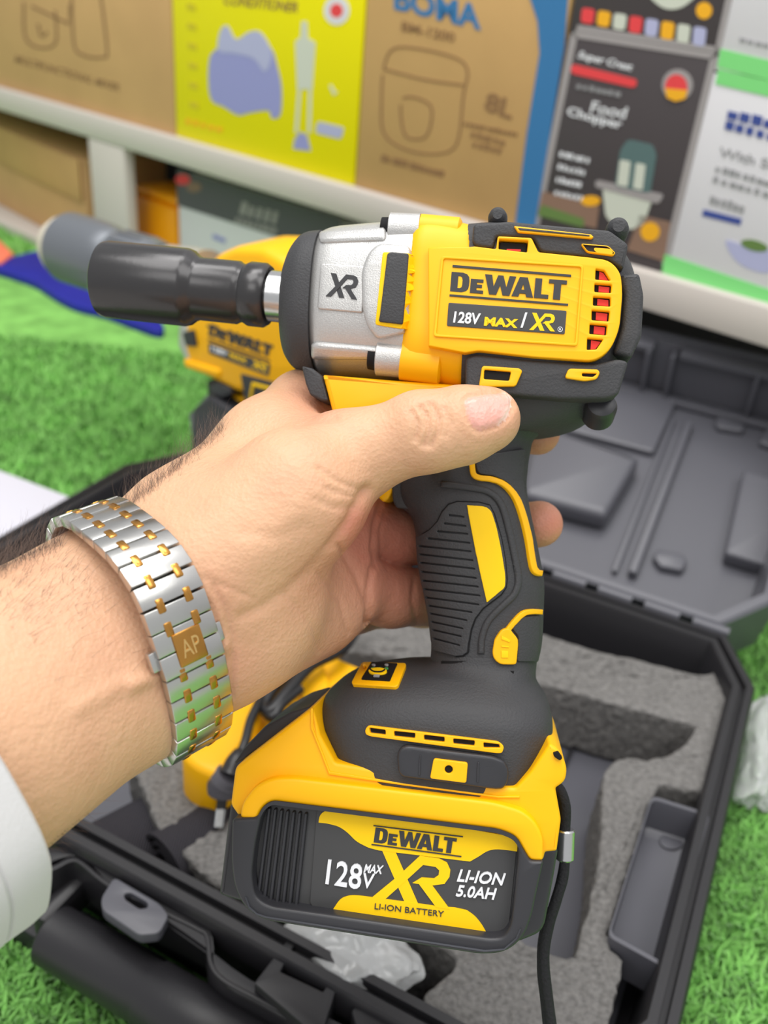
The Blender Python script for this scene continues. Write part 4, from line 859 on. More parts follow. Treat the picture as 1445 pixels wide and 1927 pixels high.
def surface_nets(F, org, h):
    ins = F < 0; nx, ny, nz = F.shape
    s = sum(ins[i:nx-1+i, j:ny-1+j, k:nz-1+k].astype(np.int8) for i, j, k in product((0, 1), repeat=3))
    mask = (s > 0) & (s < 8); idx = -np.ones(mask.shape, np.int64); idx[mask] = np.arange(mask.sum()); C = np.argwhere(mask)
    acc = np.zeros((len(C), 3)); cnt = np.zeros(len(C))
    cor = list(product((0, 1), repeat=3))
    for a in cor:
        for ax in range(3):
            if a[ax]: continue
            b = list(a); b[ax] = 1
            fa = F[C[:, 0]+a[0], C[:, 1]+a[1], C[:, 2]+a[2]]; fb = F[C[:, 0]+b[0], C[:, 1]+b[1], C[:, 2]+b[2]]
            cr = (fa < 0) != (fb < 0); t = np.where(cr, fa/np.where(cr, fa-fb, 1), 0)
            p = np.tile(np.array(a, float), (len(C), 1)); p[:, ax] += t
            acc += p*cr[:, None]; cnt += cr
    V = org+(C+acc/cnt[:, None])*h
    Q = []
    for ax in range(3):
        o1, o2 = [(1, 2), (2, 0), (0, 1)][ax]
        sl0 = [slice(1, -1)]*3; sl0[ax] = slice(0, -1); sl1 = list(sl0); sl1[ax] = slice(1, None)
        e = np.argwhere(ins[tuple(sl0)] != ins[tuple(sl1)]); 
        off = np.array([1, 1, 1]); off[ax] = 0; e = e+off
        def cell(d1, d2):
            c = e.copy(); c[:, o1] -= d1; c[:, o2] -= d2; return idx[c[:, 0], c[:, 1], c[:, 2]]
        q = np.stack([cell(1, 1), cell(0, 1), cell(0, 0), cell(1, 0)], 1)
        fl = ~ins[tuple((e-0).T)]; q[fl] = q[fl][:, ::-1]
        Q.append(q[(q >= 0).all(1)])
    return V, np.concatenate(Q)
HS = 0.00082
lo = np.array([-0.165, -0.125, -0.068]); hi = np.array([0.062, 0.062, 0.155])
nn = np.ceil((hi-lo)/HS).astype(int)
gx = [lo[i]+np.arange(nn[i])*HS for i in range(3)]
FF = np.empty(tuple(nn), np.float32)
for i0 in range(0, nn[0], 24):
    P = np.stack(np.meshgrid(gx[0][i0:i0+24], gx[1], gx[2], indexing='ij'), -1); FF[i0:i0+24] = hand_sdf(P)
HV, HF = surface_nets(FF, lo, HS); del FF
# light smoothing + creases (displacement towards the inside)
nb = np.zeros_like(HV); ct_ = np.zeros(len(HV))
for a, b in ((0, 1), (1, 2), (2, 3), (3, 0)):
    np.add.at(nb, HF[:, a], HV[HF[:, b]]); np.add.at(ct_, HF[:, a], 1); np.add.at(nb, HF[:, b], HV[HF[:, a]]); np.add.at(ct_, HF[:, b], 1)
HV = 0.4*HV+0.6*nb/np.maximum(ct_, 1)[:, None]
fn = np.cross(HV[HF[:, 2]]-HV[HF[:, 0]], HV[HF[:, 3]]-HV[HF[:, 1]])
vn = np.zeros_like(HV)
for a in range(4): np.add.at(vn, HF[:, a], fn)
vn /= np.maximum(np.linalg.norm(vn, axis=1), 1e-12)[:, None]
gs = slice(40000, 44000); gr = (hand_sdf(HV[gs]+vn[gs]*1e-3)-hand_sdf(HV[gs]-vn[gs]*1e-3)).mean()
if gr < 0: vn = -vn
HG = TP.glob(HV); HPX = proj(HG); toC = (CAM-HG); toC /= np.linalg.norm(toC, axis=1)[:, None]
VNG = vn[:, 0:1]*TP.x+vn[:, 1:2]*TP.y+vn[:, 2:3]*TP.n
facing = (VNG*toC).sum(1)
def seg_dist(Q, pts):
    D = np.full(len(Q), 1e9)
    for a, b in zip(pts[:-1], pts[1:]):
        a, b = np.array(a, float), np.array(b, float); ba = b-a; t = np.clip((Q-a)@ba/(ba@ba), 0, 1)
        D = np.minimum(D, np.linalg.norm(Q-a-t[:, None]*ba, axis=1))
    return D
creases = [  # polyline px, width px, depth m
    ([(692, 922), (676, 945), (655, 985), (620, 1030), (578, 1078), (540, 1112), (498, 1140), (455, 1160)], 12, .0008), ([(692, 922), (676, 945), (655, 985), (620, 1030)], 8, .0007),
    ([(692, 922), (660, 916), (625, 900), (600, 880)], 6, .0006), ([(688, 930), (655, 932), (615, 920)], 6, .0005), ([(672, 955), (630, 955), (590, 940)], 7, .0004),
    ([(792, 765), (806, 785), (806, 815), (798, 838)], 6, .0012), ([(812, 760), (826, 788), (824, 815), (812, 838)], 6, .0012), ([(776, 775), (786, 800), (782, 826)], 6, .0009), ([(836, 768), (846, 795), (840, 820)], 6, .0006),
    ([(402, 1105), (425, 1150), (438, 1200), (440, 1250), (436, 1310)], 6, .0007), ([(392, 1130), (410, 1170), (416, 1215)], 5, .0004), ([(385, 1088), (440, 1110), (480, 1128)], 6, .0004),
    ([(640, 1030), (672, 1085), (692, 1140), (690, 1175)], 6, .0008), ([(600, 1080), (640, 1130), (655, 1190)], 5, .0005), ([(540, 1120), (590, 1180), (600, 1225)], 6, .0004),
    ([(716, 950), (706, 985), (702, 1030), (708, 1064)], 6, .0011), ([(700, 1070), (694, 1110), (698, 1150), (690, 1178)], 6, .0011), ([(726, 960), (716, 1000), (718, 1050)], 4, .0005), ([(780, 1090), (776, 1130), (784, 1172)], 5, .0005),
    ([(560, 800), (590, 790), (630, 786)], 7, .0006), ([(460, 1000), (520, 1010), (570, 990)], 14, .0004)]
disp = np.zeros(len(HV))
for pts, w, dp in creases:
    D = seg_dist(HPX, pts); disp -= dp*np.exp(-(D/w)**2)*(facing > .05)
# tendon ridges at the wrist, knuckle fullness
for pts, w, dp in (([(250, 1290), (330, 1255), (420, 1215)], 14, .0012), ([(150, 1330), (260, 1270)], 20, .0007), ([(480, 1040), (560, 960)], 45, .0010)):
    D = seg_dist(HPX, pts); disp += dp*np.exp(-(D/w)**2)*(facing > .05)
nail = np.array([(873, 752), (884, 744), (920, 737), (955, 734), (964, 744), (965, 764), (957, 785), (940, 801), (904, 812), (892, 806), (880, 785)], float)
def inside(Q, poly):
    r = np.zeros(len(Q), bool); j = len(poly)-1
    for i in range(len(poly)):
        c = ((poly[i, 1] > Q[:, 1]) != (poly[j, 1] > Q[:, 1])) & (Q[:, 0] < (poly[j, 0]-poly[i, 0])*(Q[:, 1]-poly[i, 1])/(poly[j, 1]-poly[i, 1]+1e-12)+poly[i, 0])
        r ^= c; j = i
    return r
near = (facing > .02) & (HV[:, 2] > .02)
ned = seg_dist(HPX, [tuple(p) for p in nail]+[tuple(nail[0])]); inn = inside(HPX, nail) & near
disp[near] -= (.0008*np.exp(-(ned[near]/5.0)**2))
HG = HG+VNG*disp[:, None]
# skin tone (belongs to the skin): palm and fingers redder, thumb mound and wrist sallower
tint = np.zeros(len(HV))
def blob(c, r, a):
    global tint
    tint += a*np.exp(-(((HPX-np.array(c))**2).sum(1))/(r*r))
for c, r, a in (((760, 1010), 90, .8), ((760, 1130), 80, .55), ((1040, 985), 60, .9), ((1040, 830), 50, .7), ((690, 1000), 50, .8), ((640, 1080), 90, .45), ((600, 745), 60, .5), ((930, 770), 60, .35), ((430, 1290), 80, .3), ((200, 1150), 160, .12), ((410, 1130), 60, .3)): blob(c, r, a)
tint = np.clip(tint, 0, 1)
org = TP(230, 1215, .06)
me = bpy.data.meshes.new('person')
me.from_pydata((HG-org).tolist(), [], HF.tolist()); me.validate()
bm = bmesh.new(); bm.from_mesh(me); bmesh.ops.recalc_face_normals(bm, faces=bm.faces[:]); bm.to_mesh(me); bm.free()
at_ = me.attributes.new('tint', 'FLOAT', 'POINT'); at_.data.foreach_set('value', tint.astype(np.float32))
at2 = me.attributes.new('nail', 'FLOAT', 'POINT'); at2.data.foreach_set('value', np.clip(np.where(inn, ned/2.5, 0), 0, 1).astype(np.float32))
at3 = me.attributes.new('tip', 'FLOAT', 'POINT'); at3.data.foreach_set('value', np.where(inn, np.exp(-(seg_dist(HPX, [(955, 734), (966, 760), (945, 798)])/7.0)**2), 0).astype(np.float32))
me.polygons.foreach_set('use_smooth', [True]*len(me.polygons))
skin = mat('skin', srgb(222, 178, 144), 0.48, sss=0.18, spec=0.4)
nt = skin.node_tree; b = nt.nodes['Principled BSDF']
def attr(n):
    a = nt.nodes.new('ShaderNodeAttribute'); a.attribute_name = n; return a.outputs['Fac']
def mix(f, a, bcol):
    x = nt.nodes.new('ShaderNodeMix'); x.data_type = 'RGBA'; nt.links.new(f, x.inputs[0])
    if isinstance(a, tuple): x.inputs[6].default_value = (*a, 1)
    else: nt.links.new(a, x.inputs[6])
    x.inputs[7].default_value = (*bcol, 1); return x.outputs[2]
tc = nt.nodes.new('ShaderNodeTexCoord')
ns = nt.nodes.new('ShaderNodeTexNoise'); ns.inputs['Scale'].default_value = 45; ns.inputs['Detail'].default_value = 5; nt.links.new(tc.outputs['Object'], ns.inputs['Vector'])
mr = nt.nodes.new('ShaderNodeMapRange'); mr.inputs[1].default_value = .45; mr.inputs[2].default_value = .75; mr.inputs[4].default_value = .55; nt.links.new(ns.outputs['Fac'], mr.inputs[0])
c0 = mix(mr.outputs[0], srgb(216, 171, 136), srgb(206, 153, 122))
c1 = mix(attr('tint'), c0, srgb(206, 132, 110)); c2 = mix(attr('nail'), c1, srgb(232, 172, 158)); c3 = mix(attr('tip'), c2, srgb(244, 218, 204))
nt.links.new(c3, b.inputs['Base Color'])
vo = nt.nodes.new('ShaderNodeTexVoronoi'); vo.inputs['Scale'].default_value = 900; nt.links.new(tc.outputs['Object'], vo.inputs['Vector'])
n2 = nt.nodes.new('ShaderNodeTexNoise'); n2.inputs['Scale'].default_value = 350; n2.inputs['Detail'].default_value = 4; nt.links.new(tc.outputs['Object'], n2.inputs['Vector'])
ad = nt.nodes.new('ShaderNodeMath'); ad.operation = 'MULTIPLY_ADD'; ad.inputs[1].default_value = .35; nt.links.new(vo.outputs['Distance'], ad.inputs[0]); nt.links.new(n2.outputs['Fac'], ad.inputs[2])
bp = nt.nodes.new('ShaderNodeBump'); bp.inputs['Strength'].default_value = .5; bp.inputs['Distance'].default_value = .0007
nt.links.new(ad.outputs[0], bp.inputs['Height']); nt.links.new(bp.outputs['Normal'], b.inputs['Normal'])
ng = nt.nodes.new('ShaderNodeMapRange'); ng.inputs[3].default_value = .48; ng.inputs[4].default_value = .25; nt.links.new(attr('nail'), ng.inputs[0]); nt.links.new(ng.outputs[0], b.inputs['Roughness'])
me.materials.append(skin)
person = bpy.data.objects.new('person', me); COL.objects.link(person); person.location = org
person['label'] = 'left hand and bare hairy forearm gripping the wrench handle, thumb along its side'; person['category'] = 'person'
HT = BVHTree.FromPolygons([tuple(p) for p in HG], [tuple(int(i) for i in q) for q in HF])
# ================================================================== watch, sleeve and hair
AXA, AXB = TP(-190, 1442, .108), TP(235, 1200, .060); AX = (AXB-AXA)/np.linalg.norm(AXB-AXA)
AN = TP.n-(TP.n@AX)*AX; AN /= np.linalg.norm(AN); AM = np.cross(AX, AN)     # AM points up in the photo
if AM @ TP.y < 0: AM = -AM
WC = AXB + AX*0.0035; WAX = AX.copy()
WT = math.radians(6); WF = math.radians(-6); WN = AN*math.cos(WF)+AX*math.sin(WF); AXw = AX*math.cos(WF)-AN*math.sin(WF); WMv = AM*math.cos(WT)+AXw*math.sin(WT); WAX = AXw*math.cos(WT)-AM*math.sin(WT)
ths = np.linspace(0, 2*np.pi, 180, endpoint=False); rad = []
for t in ths:
    dr = WN*math.cos(t)+WMv*math.sin(t); rs = []
    for e in (-.007, 0, .007):
        o = WC+WAX*e+dr*0.09; h = HT.ray_cast(Vector(o), Vector(-dr)); rs.append(0.09-h[3] if h[0] is not None else 0.028)
    rad.append(max(rs))
rad = np.array(rad); P2 = np.stack([np.cos(ths)*rad, np.sin(ths)*rad], 1)
def hull(P):
    P = sorted(map(tuple, P)); H = []
    for sgn in (1, -1):
        h = []
        for p in (P if sgn > 0 else P[::-1]):
            while len(h) > 1 and (h[-1][0]-h[-2][0])*(p[1]-h[-2][1])-(h[-1][1]-h[-2][1])*(p[0]-h[-2][0]) <= 0: h.pop()
            h.append(p)
        H += h[:-1]
    return np.array(H)
H2 = hull(P2); H2 = np.vstack([H2, H2[:1]]); ac = np.concatenate([[0], np.cumsum(np.linalg.norm(np.diff(H2, axis=0), axis=1))])
u_ = np.linspace(0, ac[-1], 180, endpoint=False); H2 = np.stack([np.interp(u_, ac, H2[:, k]) for k in (0, 1)], 1)
for _ in range(12): H2 = .5*H2+.25*(np.roll(H2, 1, 0)+np.roll(H2, -1, 0))
tg = np.roll(H2, -1, 0)-np.roll(H2, 1, 0); tg /= np.linalg.norm(tg, axis=1)[:, None]; H2 = H2+np.stack([tg[:, 1], -tg[:, 0]], 1)*.0013
ring = WC+H2[:, 0:1]*WN+H2[:, 1:2]*WMv
seg = np.linalg.norm(np.roll(ring, -1, 0)-ring, axis=1); arc = np.concatenate([[0], np.cumsum(seg)]); LT = arc[-1]
rc = np.vstack([ring, ring[:1]])
def ring_at(s):
    s = s % LT; p = np.array([np.interp(s, arc, rc[:, i]) for i in range(3)]); q = np.array([np.interp((s+1e-3) % LT, arc, rc[:, i]) for i in range(3)])
    t = q-p; t /= np.linalg.norm(t); r = np.cross(WAX, t); r /= np.linalg.norm(r)
    if r @ (p-WC) < 0: r = -r
    return p, t, r
ss = np.linspace(0, LT, 400); pr = np.array([proj(ring_at(s)[0]) for s in ss]); fc = np.array([ring_at(s)[2] @ (CAM-ring_at(s)[0]) for s in ss])
sc0 = ss[np.argmin(np.where(fc > 0, np.linalg.norm(pr-np.array([338, 1218]), axis=1), 1e9))]
NL = int(round(LT/0.0062)); PT_ = LT/NL; HW = .0088
wt = Thing('wristwatch', 'two-tone steel and gold bracelet watch worn on the wrist, clasp showing', 'watch', WC)
M['link'] = mat('satin_steel', srgb(198, 197, 194), 0.3, metal=1.0, bump=0.04, bscale=900)
for k in range(1, NL-1):
    p, t, r = ring_at(sc0+(k+.5)*PT_); lk = wt.part('link', obox(p, WAX*HW, t*PT_*.482, r*.0015, .0004, 2), M['link'])
    if k < NL-2:
        p, t, r = ring_at(sc0+(k+1)*PT_)
        for sgn in (-1, 1): wt.part('gold_connector', obox(p+WAX*sgn*.0039+r*.0001, WAX*.0012, t*.0020, r*.00175, .0006, 2), M['gold'], parent=lk)
for sgn2 in (1, -1):
    p, t, r = ring_at(sc0+sgn2*PT_)
    for sgn in (-1, 1): wt.part('gold_connector', obox(p+WAX*sgn*.0039+r*.0001, WAX*.0012, t*.0020, r*.00175, .0006, 2), M['gold'])
p, t, r = ring_at(sc0)
up = -t if (-t) @ AM > 0 else t
cl_ = wt.part('clasp', join(obox(p+t*.0031, WAX*HW, t*.0030, r*.0016, .0004, 2), obox(p-t*.0031, WAX*HW, t*.0030, r*.0016, .0004, 2)), M['link'])
for sgn in (-1, 1): wt.part('push_button', obox(p+WAX*sgn*(HW+.0006)-r*.0008-up*.0005, WAX*.0012, t*.0026, r*.0011, .0004, 2), M['link'], parent=cl_)
gpz = wt.part('gold_plaque', obox(p+r*.0013, WAX*.0041, t*.0045, r*.0008, .0005, 2), M['gold'], parent=cl_)
av, af = txt('AP', .0)
ex_, ey_ = WAX, up
apv = np.array([p+r*(.0021+.0002*(q[2]-.5))+ex_*(q[0]-.5)*.0052+ey_*(q[1]-.5)*.0046 for q in av])
M['goldlight'] = mat('bright_gold', srgb(240, 200, 130), 0.3, metal=1.0)
wt.part('engraved_letters', (apv, af), M['goldlight'], parent=cl_)

M['sleeve'] = mat('white_cotton', srgb(196, 195, 195), 0.9, bump=0.25, bscale=1500, spec=0.1, sheen=0.2)
SCN = AXB+(AXA-AXB)*0.86
V, F = [], []; nR = 72
from mathutils import noise as _nz
prof_s = [(.0005, .0), (-.0002, -.0008), (-.0008, .0), (-.0012, .002), (-.0016, .010), (-.0022, .0105), (-.0016, .012), (-.002, .03), (-.002, .06), (-.002, .13)]
for k, (dr_, back) in enumerate([(-.0030, .10), (-.0030, .02), (-.0028, .002), (-.0022, -.0004), (-.0010, -.001), (0, -.0002), (.0004, .003), (.0004, .009), (-.0002, .0096), (.0006, .0104), (.001, .02), (.002, .045), (.003, .08), (.004, .13)]):
    for j in range(nR):
        a = 2*math.pi*j/nR; c, s = math.cos(a), math.sin(a)
        rr = .0335*max(0, c)**1*0 + math.hypot(.0315*c if c > 0 else .034*c, .0425*s if s > 0 else .0465*s)
        pz = Vector((c*2, s*2, back*30)); rr += .0016*_nz.noise(pz)*(1+back*10)
        V.append(SCN-AX*back+(AN*c+AM*s)*(rr+dr_))
nk = len(V)//nR
for i in range(nk-1):
    for j in range(nR): F.append((i*nR+j, i*nR+(j+1) % nR, (i+1)*nR+(j+1) % nR, (i+1)*nR+j))
slv = mk('sleeve', (np.array(V)-np.array(person.location), F), M['sleeve']); slv.parent = person; slv['label'] = 'loose white cotton sleeve cuff'

M['hair'] = mat('dark_hair', srgb(98, 78, 66), 0.6)
def hairs(n, line, spread, ln, rad_, seed, lift):
    rg = random.Random(seed); V, F = [], []
    L = np.array(line, float); sl = np.linalg.norm(np.diff(L, axis=0), axis=1); cum = np.concatenate([[0], np.cumsum(sl)])
    for _ in range(n):
        s = rg.random()*cum[-1]; q = np.array([np.interp(s, cum, L[:, 0]), np.interp(s, cum, L[:, 1])])
        q = q+np.array([.5, .866])*abs(rg.gauss(0, spread))+np.array([0, 2])
        h = HT.ray_cast(Vector(CAM), Vector(ray(*q)).normalized())
        if h[0] is None: continue
        p0, nv = np.array(h[0]), np.array(h[1])
        if nv @ (CAM-p0) < 0: nv = -nv
        d = AX*rg.uniform(-.1, .9)+AM*rg.uniform(.1, .8)*lift+nv*rg.uniform(.25, .7)+np.array([rg.gauss(0, .25) for _ in range(3)])*.6; d /= np.linalg.norm(d)
        bend = AX*rg.uniform(.1, .8)-AM*rg.uniform(0, .6); l = ln*rg.uniform(.5, 1.2); b0 = len(V); S = 5
        sd = np.cross(d, nv+1e-3); sd /= np.linalg.norm(sd); up_ = np.cross(sd, d)
        for i in range(S+1):
            u = i/S; c = p0+d*l*u+bend*l*.5*u*u; w = rad_*(1-.75*u)
            V += [c+sd*w, c-sd*w*.5+up_*w*.87, c-sd*w*.5-up_*w*.87]
        for i in range(S):
            for k in range(3): F.append((b0+i*3+k, b0+i*3+(k+1) % 3, b0+i*3+3+(k+1) % 3, b0+i*3+3+k))
    return np.array(V), F
hv = join(hairs(420, [(-60, 1095), (0, 1066), (60, 1038), (112, 1016)], 8, .0110, .00003, 1, 1.0), hairs(420, [(222, 962), (280, 915), (340, 866), (420, 800)], 7, .0090, .00003, 2, 1.0), hairs(260, [(-40, 1090), (140, 1030)], 90, .0050, .00003, 3, .3), hairs(70, [(80, 1590), (200, 1500), (300, 1430)], 5, .004, .00004, 4, -1.0))
hr = mk('arm_hair', (hv[0]-np.array(person.location), hv[1]), M['hair']); hr.parent = person; hr['kind'] = 'stuff'; hr['label'] = 'fine dark arm hair'

# ================================================================== second drill standing on the turf
DA = math.radians(-34); DO = cw(-0.515, 0.585, 0.0)
DPn = Plane(DO, (math.cos(DA), math.sin(DA), 0), (math.sin(DA), -math.cos(DA), 0))
dt = Thing('cordless_drill', 'yellow cordless drill with grey chuck standing on the turf behind the wrench', 'power tool', DO, frame=DPn)
dp = lambda P, h0, h1, m, name, d=0.0, parent=None, **k: dt.part(name, plate(P, h0, h1, at(DPn, d), pxm=1950, **k), m, parent=parent)
M['chuckgrey'] = mat('grey_chuck', srgb(112, 116, 122), 0.38, metal=.35, spec=.5)
M['beige'] = mat('beige_plastic', srgb(205, 196, 178), 0.5)
L0, L1 = DPn(131, 466), DPn(207, 489); LX = (L1-L0)
lz = lambda t0, t1, pr, m, name, n=48: dt.part(name, lathe(L0+LX*t0, L0+LX*t1, pr, n), m)
lz(-.36, .06, [(0, .0150), (.12, .0215), (.5, .0262), (.9, .0275), (1, .0275)], M['beige'], 'chuck_nose')
lz(0, 1.25, [(0, 0.0281), (.04, 0.0306), (.5, 0.0306), (.75, 0.0294), (.95, 0.0269), (1, 0.0238)], M['chuckgrey'], 'chuck_sleeve')
lz(1.2, 2.2, [(0, 0.0256), (.1, 0.0275), (.8, 0.0275), (.85, 0.0256), (1, 0.0256)], M['chuckgrey'], 'torque_collar', 36)
for i in range(18):
    a = 2*math.pi*i/18; lx = LX/np.linalg.norm(LX); uu = np.cross(lx, (0, 0, 1)); uu /= np.linalg.norm(uu); ww = np.cross(lx, uu); rd = uu*math.cos(a)+ww*math.sin(a)
    dt.part('collar_ridge', obox(L0+LX*1.62+rd*.0277, LX*.26, np.cross(lx, rd)*.0014, rd*.0010, .0005), M['chuckgrey'])
lz(2.15, 3.1, [(0, .022), (.2, .026), (.6, .0285), (1, .030)], M['silver'], 'gear_case', 40)
dp([rnd([(388, 500), (402, 480), (440, 464), (492, 466), (525, 484), (575, 520), (610, 580), (600, 700), (520, 752), (440, 740), (374, 706), (346, 684), (334, 640), (345, 600)], 10)], -.058, 0, M['yellow'], 'motor_housing', d=.029, bev=16)
dp([rnd([(334, 610), (352, 604), (372, 640), (368, 690), (348, 682), (332, 650)], 5)], -.05, 0, M['silver'], 'gear_case_skirt', d=.0285, bev=6)
dp([rnd([(345, 625), (366, 620), (372, 652), (352, 650)], 4)], -.002, .002, M['black_smooth'], 'rubber_pad', d=.0295, bev=2)
dp([rnd([(350, 672), (420, 694), (418, 712), (352, 690)], 6)], -.01, .004, M['yellow'], 'housing_boss', d=.0275, bev=6)
dp([rnd([(458, 492), (476, 488), (486, 498), (470, 506)], 3)], -.02, .002, M['black_smooth'], 'top_clip', d=.026, bev=2)
dp([rnd([(428, 742), (480, 750), (560, 740), (540, 800), (470, 830), (412, 800), (418, 770)], 8)], -.034, 0, M['yellow'], 'handle_front', d=.018, bev=8)
dp([rnd([(386, 716), (424, 728), (416, 790), (410, 840), (362, 842), (364, 790), (388, 752)], 6)], -.03, 0, M['black'], 'handle', d=.014, bev=7)
dp([rnd([(408, 722), (422, 714), (446, 726), (448, 738), (430, 744), (408, 734)], 4)], -.03, .008, M['black_smooth'], 'direction_switch', d=.022, bev=3)
dp([rnd([(452, 702), (560, 730), (560, 790), (462, 760)], 5)], -.004, .001, M['black'], 'side_overmould', d=.0290, bev=3)
dp([ribbon([(470, 770), (478, 722), (540, 738)], 4)[0]], 0, .002, M['yellow2'], 'yellow_trim', d=.0292, bev=1)
dp([rnd([(360, 770), (392, 744), (430, 770), (500, 800), (520, 900), (430, 925), (415, 892), (356, 850)], 7)], -.066, 0, M['black_smooth'], 'battery', d=.033, bev=8)
DM = at(DPn, .029)
dt.part('wordmark', put(wordmark(), (392, 631), (511, 672), (396, 609), -.0003, .0008, DM), M['dark'])
dp([[(390, 611), (512, 652), (512, 655), (390, 614)]], 0, .0008, M['dark'], 'wordmark_rule', d=.029, bev=0); dp([[(392, 637), (508, 678), (508, 681), (392, 640)]], 0, .0008, M['dark'], 'wordmark_rule', d=.029, bev=0)
dp([rnd([(393, 645), (509, 686), (506, 707), (394, 664)], 2)], 0, .0008, M['label'], 'voltage_label', d=.029, bev=0)
DM = at(DPn, .0297)
dt.part('voltage_lettering', put(txt('128V', .03), (398, 660), (428, 671), (398, 650), 0, .0004, DM), M['white']); dt.part('voltage_lettering', put(txt('MAX', .03), (432, 672), (464, 684), (433, 663), 0, .0004, DM), M['yellow2'])
dt.part('voltage_lettering', put(xr_mark(), (473, 690), (502, 700), (476, 676), 0, .0004, DM), M['yellow2'])

# ================================================================== charger with cord in the case
k8 = lambda *P: [(320+x/3.6125, 1180+y/3.6125) for x, y in P]
chg = Thing('charger', 'yellow charger with looped black cord and plug lying in the case behind the battery', 'charger', zplane(0.05)(500, 1350))
cp_ = lambda P, z, th, m, name, bev=10, **k: chg.part(name, plate(P, -th, 0, at(zplane(z)), bev=bev, pxm=3300), m, **k)
cp_([rnd(k8((60, 850), (200, 600), (330, 520), (560, 430), (640, 560), (540, 760), (440, 870), (430, 955), (330, 1010), (170, 950)), 22)], .088, .035, M['yellow'], 'housing', 14)
cp_([rnd(k8((470, 520), (760, 330), (1010, 150), (1080, 170), (1360, 290), (1200, 520), (900, 700), (560, 960), (430, 900), (480, 800)), 16)], .080, .03, M['yellow'], 'cover', 12)
cp_([rnd(k8((880, 330), (1030, 200), (1090, 400), (960, 620), (900, 560)), 8)], .084, .012, M['yellow'], 'raised_ridge', 6)
zz = lambda x, y, z: zplane(z)(*k8((x, y))[0])
M['cable'] = mat('black_cable', srgb(34, 33, 35), 0.35)
chg.part('cord', tube([zz(1290, -40, .075), zz(1180, 140, .090), zz(960, 260, .094), zz(800, 440, .095), zz(690, 570, .093), zz(640, 540, .091), zz(720, 400, .092), zz(900, 250, .09)], .0036, 12), M['cable'])
chg.part('cord', tube([zz(640, 450, .092), zz(590, 540, .094), zz(545, 640, .094), zz(510, 780, .093), zz(470, 880, .091)], .0024, 12), M['cable'])
chg.part('cord', tube([zz(880, 420, .093), zz(760, 520, .094), (zz(700, 610, .092)), zz(640, 560, .091)], .0032, 12), M['cable'])
chg.part('strain_relief', tube([zz(480, 850, .091), zz(450, 910, .090), zz(420, 1000, .086)], [.0032, .005, .0065], 14), M['cable'])
pb_ = zz(370, 1050, .080); pe_ = zz(330, 1290, .062)
plg = chg.part('plug', tube([zz(410, 1000, .085), pb_, zz(355, 1130, .074)], [.007, .0085, .0075], 16), M['bcard'])
for k in (0, 1):
    a_ = zz(350+k*22, 1120, .073); b_ = zz(318+k*22, 1360, .062); chg.part('plug_pin', tube([a_, a_+(b_-a_)*.5], .0018, 10, 1), M['cable'], parent=plg); chg.part('plug_pin', tube([a_+(b_-a_)*.5, b_], .0019, 10, 1), M['steel'], parent=plg)

# ---- crumpled clear plastic
M['film'] = mat('clear_film', (0.94, 0.95, 0.95), 0.14, trans=0.6, spec=0.6)
def crumple(c, ax, ay, az, seed, amp=.35, n=5):
    bm = bmesh.new(); bmesh.ops.create_icosphere(bm, subdivisions=n, radius=1.0); V = []
    for v_ in bm.verts:
        q = v_.co; f_ = 1+amp*_nz.noise(q*1.6+Vector((seed, 0, 0)))+amp*.35*abs(_nz.noise(q*3.2+Vector((0, seed, 0))))-amp*.12*abs(_nz.noise(q*7+Vector((0, 0, seed))))
        q = q*f_; V.append(np.array(c)+np.array(ax)*q.x+np.array(ay)*q.y+np.array(az)*max(q.z, -.55))
    F = [[x.index for x in f.verts] for f in bm.faces]; bm.free()
    return np.array(V), F
cb = zplane(.055)(655, 1800)
top('plastic_bag', crumple(cb+EZ*.006, EX*.028, EY*.020, EZ*.013, 4.0), M['film'], 'crumpled clear plastic bag on the foam below the wrench battery', 'bag')
cb = zplane(.015)(1440, 1420)
top('plastic_wrap', crumple((cb[0], cb[1], .018), EX*.020, EY*.045, EZ*.020, 9.0, .5), M['film'], 'crumpled clear plastic wrap on the turf right of the case', 'wrap')

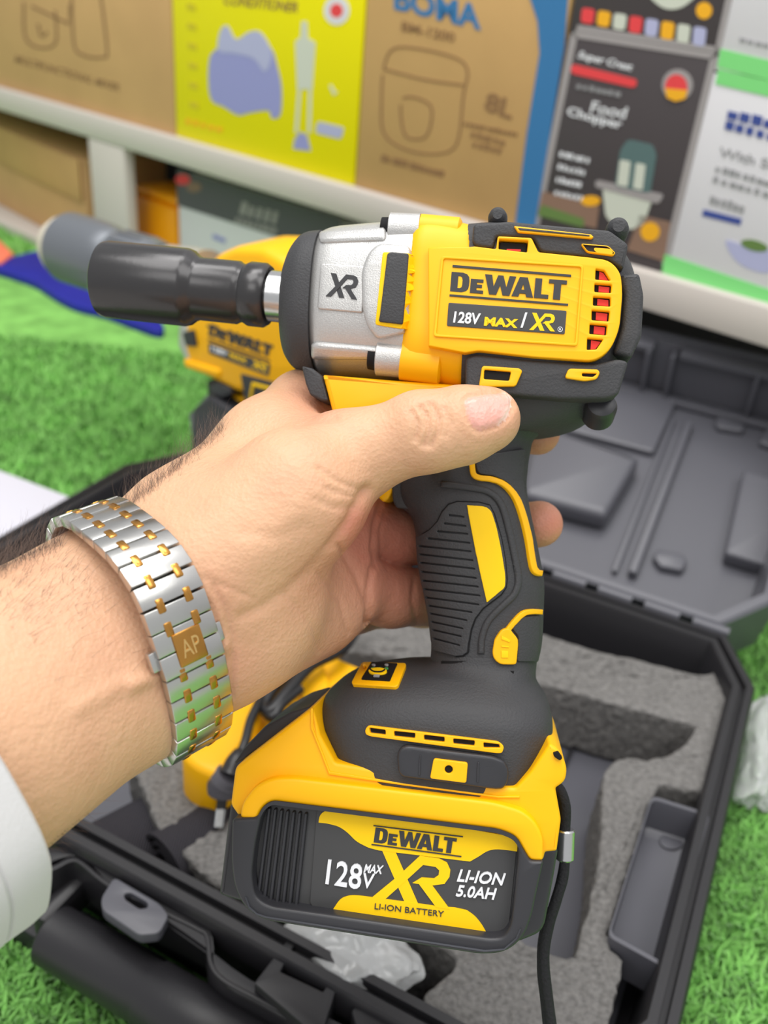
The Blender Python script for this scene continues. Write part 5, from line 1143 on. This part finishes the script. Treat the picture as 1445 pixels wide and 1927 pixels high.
# ================================================================== turf blades
rg = np.random.default_rng(5)
def blades(n, x0, x1, y0, y1, hgt, wd, seed):
    g = np.random.default_rng(seed)
    x = g.uniform(x0, x1, n); y = g.uniform(y0, y1, n)
    p = np.stack([x, y, np.zeros(n)], 1)
    a, b = p @ EX, p @ EY
    keep = ~((a > X0+.008) & (a < X1-.008) & (b > Y0+.01) & (b < Y1-.01)); keep &= (p @ SYV) < DC-.002
    px = proj(p); keep &= (px[:, 0] > -500) & (px[:, 0] < 1950) & (px[:, 1] > 300) & (px[:, 1] < 2500)
    for o in ('blue_sheet', 'white_board', 'salmon_packet'):
        pass
    p = p[keep]; n = len(p)
    th = g.uniform(0, 2*np.pi, n); d = np.stack([np.cos(th), np.sin(th), np.zeros(n)], 1); sd = np.stack([-np.sin(th), np.cos(th), np.zeros(n)], 1)
    h = hgt*g.uniform(.55, 1.15, n)[:, None]; ln = h*g.uniform(.15, 1.0, n)[:, None]; w = wd*g.uniform(.7, 1.3, n)[:, None]
    up = np.array([0, 0, 1.0])
    v0, v1 = p+sd*w, p-sd*w; m = p+d*ln*.35+up*h*.62; v2, v3 = m+sd*w*.85, m-sd*w*.85; v4 = p+d*ln+up*h*.95
    V = np.stack([v0, v1, v2, v3, v4], 1).reshape(-1, 3); b_ = np.arange(n)*5
    Q = np.stack([b_, b_+1, b_+3, b_+2], 1); T = np.stack([b_+2, b_+3, b_+4], 1)
    return V, Q, T
parts = [blades(110000, -.75, .45, .12, 1.05, .011, .0012, 1), blades(50000, -.7, .0, .12, .45, .010, .0011, 2), blades(40000, .05, .5, .15, .6, .010, .0011, 3), blades(30000, -2.0, -.6, .3, 2.0, .012, .0016, 4)]
V, L, S, n0 = [], [], [], 0
for v_, q_, t_ in parts:
    V.append(v_); L.append(np.concatenate([(q_+n0).ravel(), (t_+n0).ravel()])); S.append(np.concatenate([np.full(len(q_), 4), np.full(len(t_), 3)])); n0 += len(v_)
bq = np.array([SXV*a+SYV*b+EZ*.0008 for a, b in ((-2.6, .03), (.9, .03), (.9, DC-.001), (-2.6, DC-.001))]); V.append(bq); L.append(np.arange(4)+n0); S.append(np.array([4]))
V, L, S = np.concatenate(V), np.concatenate(L), np.concatenate(S)
me = bpy.data.meshes.new('grass'); me.vertices.add(len(V)); me.vertices.foreach_set('co', V.astype(np.float32).ravel())
me.loops.add(len(L)); me.loops.foreach_set('vertex_index', L.astype(np.int32)); me.polygons.add(len(S)); me.polygons.foreach_set('loop_start', np.concatenate([[0], np.cumsum(S)[:-1]]).astype(np.int32))
me.update(calc_edges=True); me.materials.append(M['grass']); me.materials.append(M['turf_base']); me.polygons[len(S)-1].material_index = 1
go = bpy.data.objects.new('grass', me); COL.objects.link(go); go['kind'] = 'stuff'; go['label'] = 'bright green artificial turf covering the floor around the case'; go['category'] = 'grass'
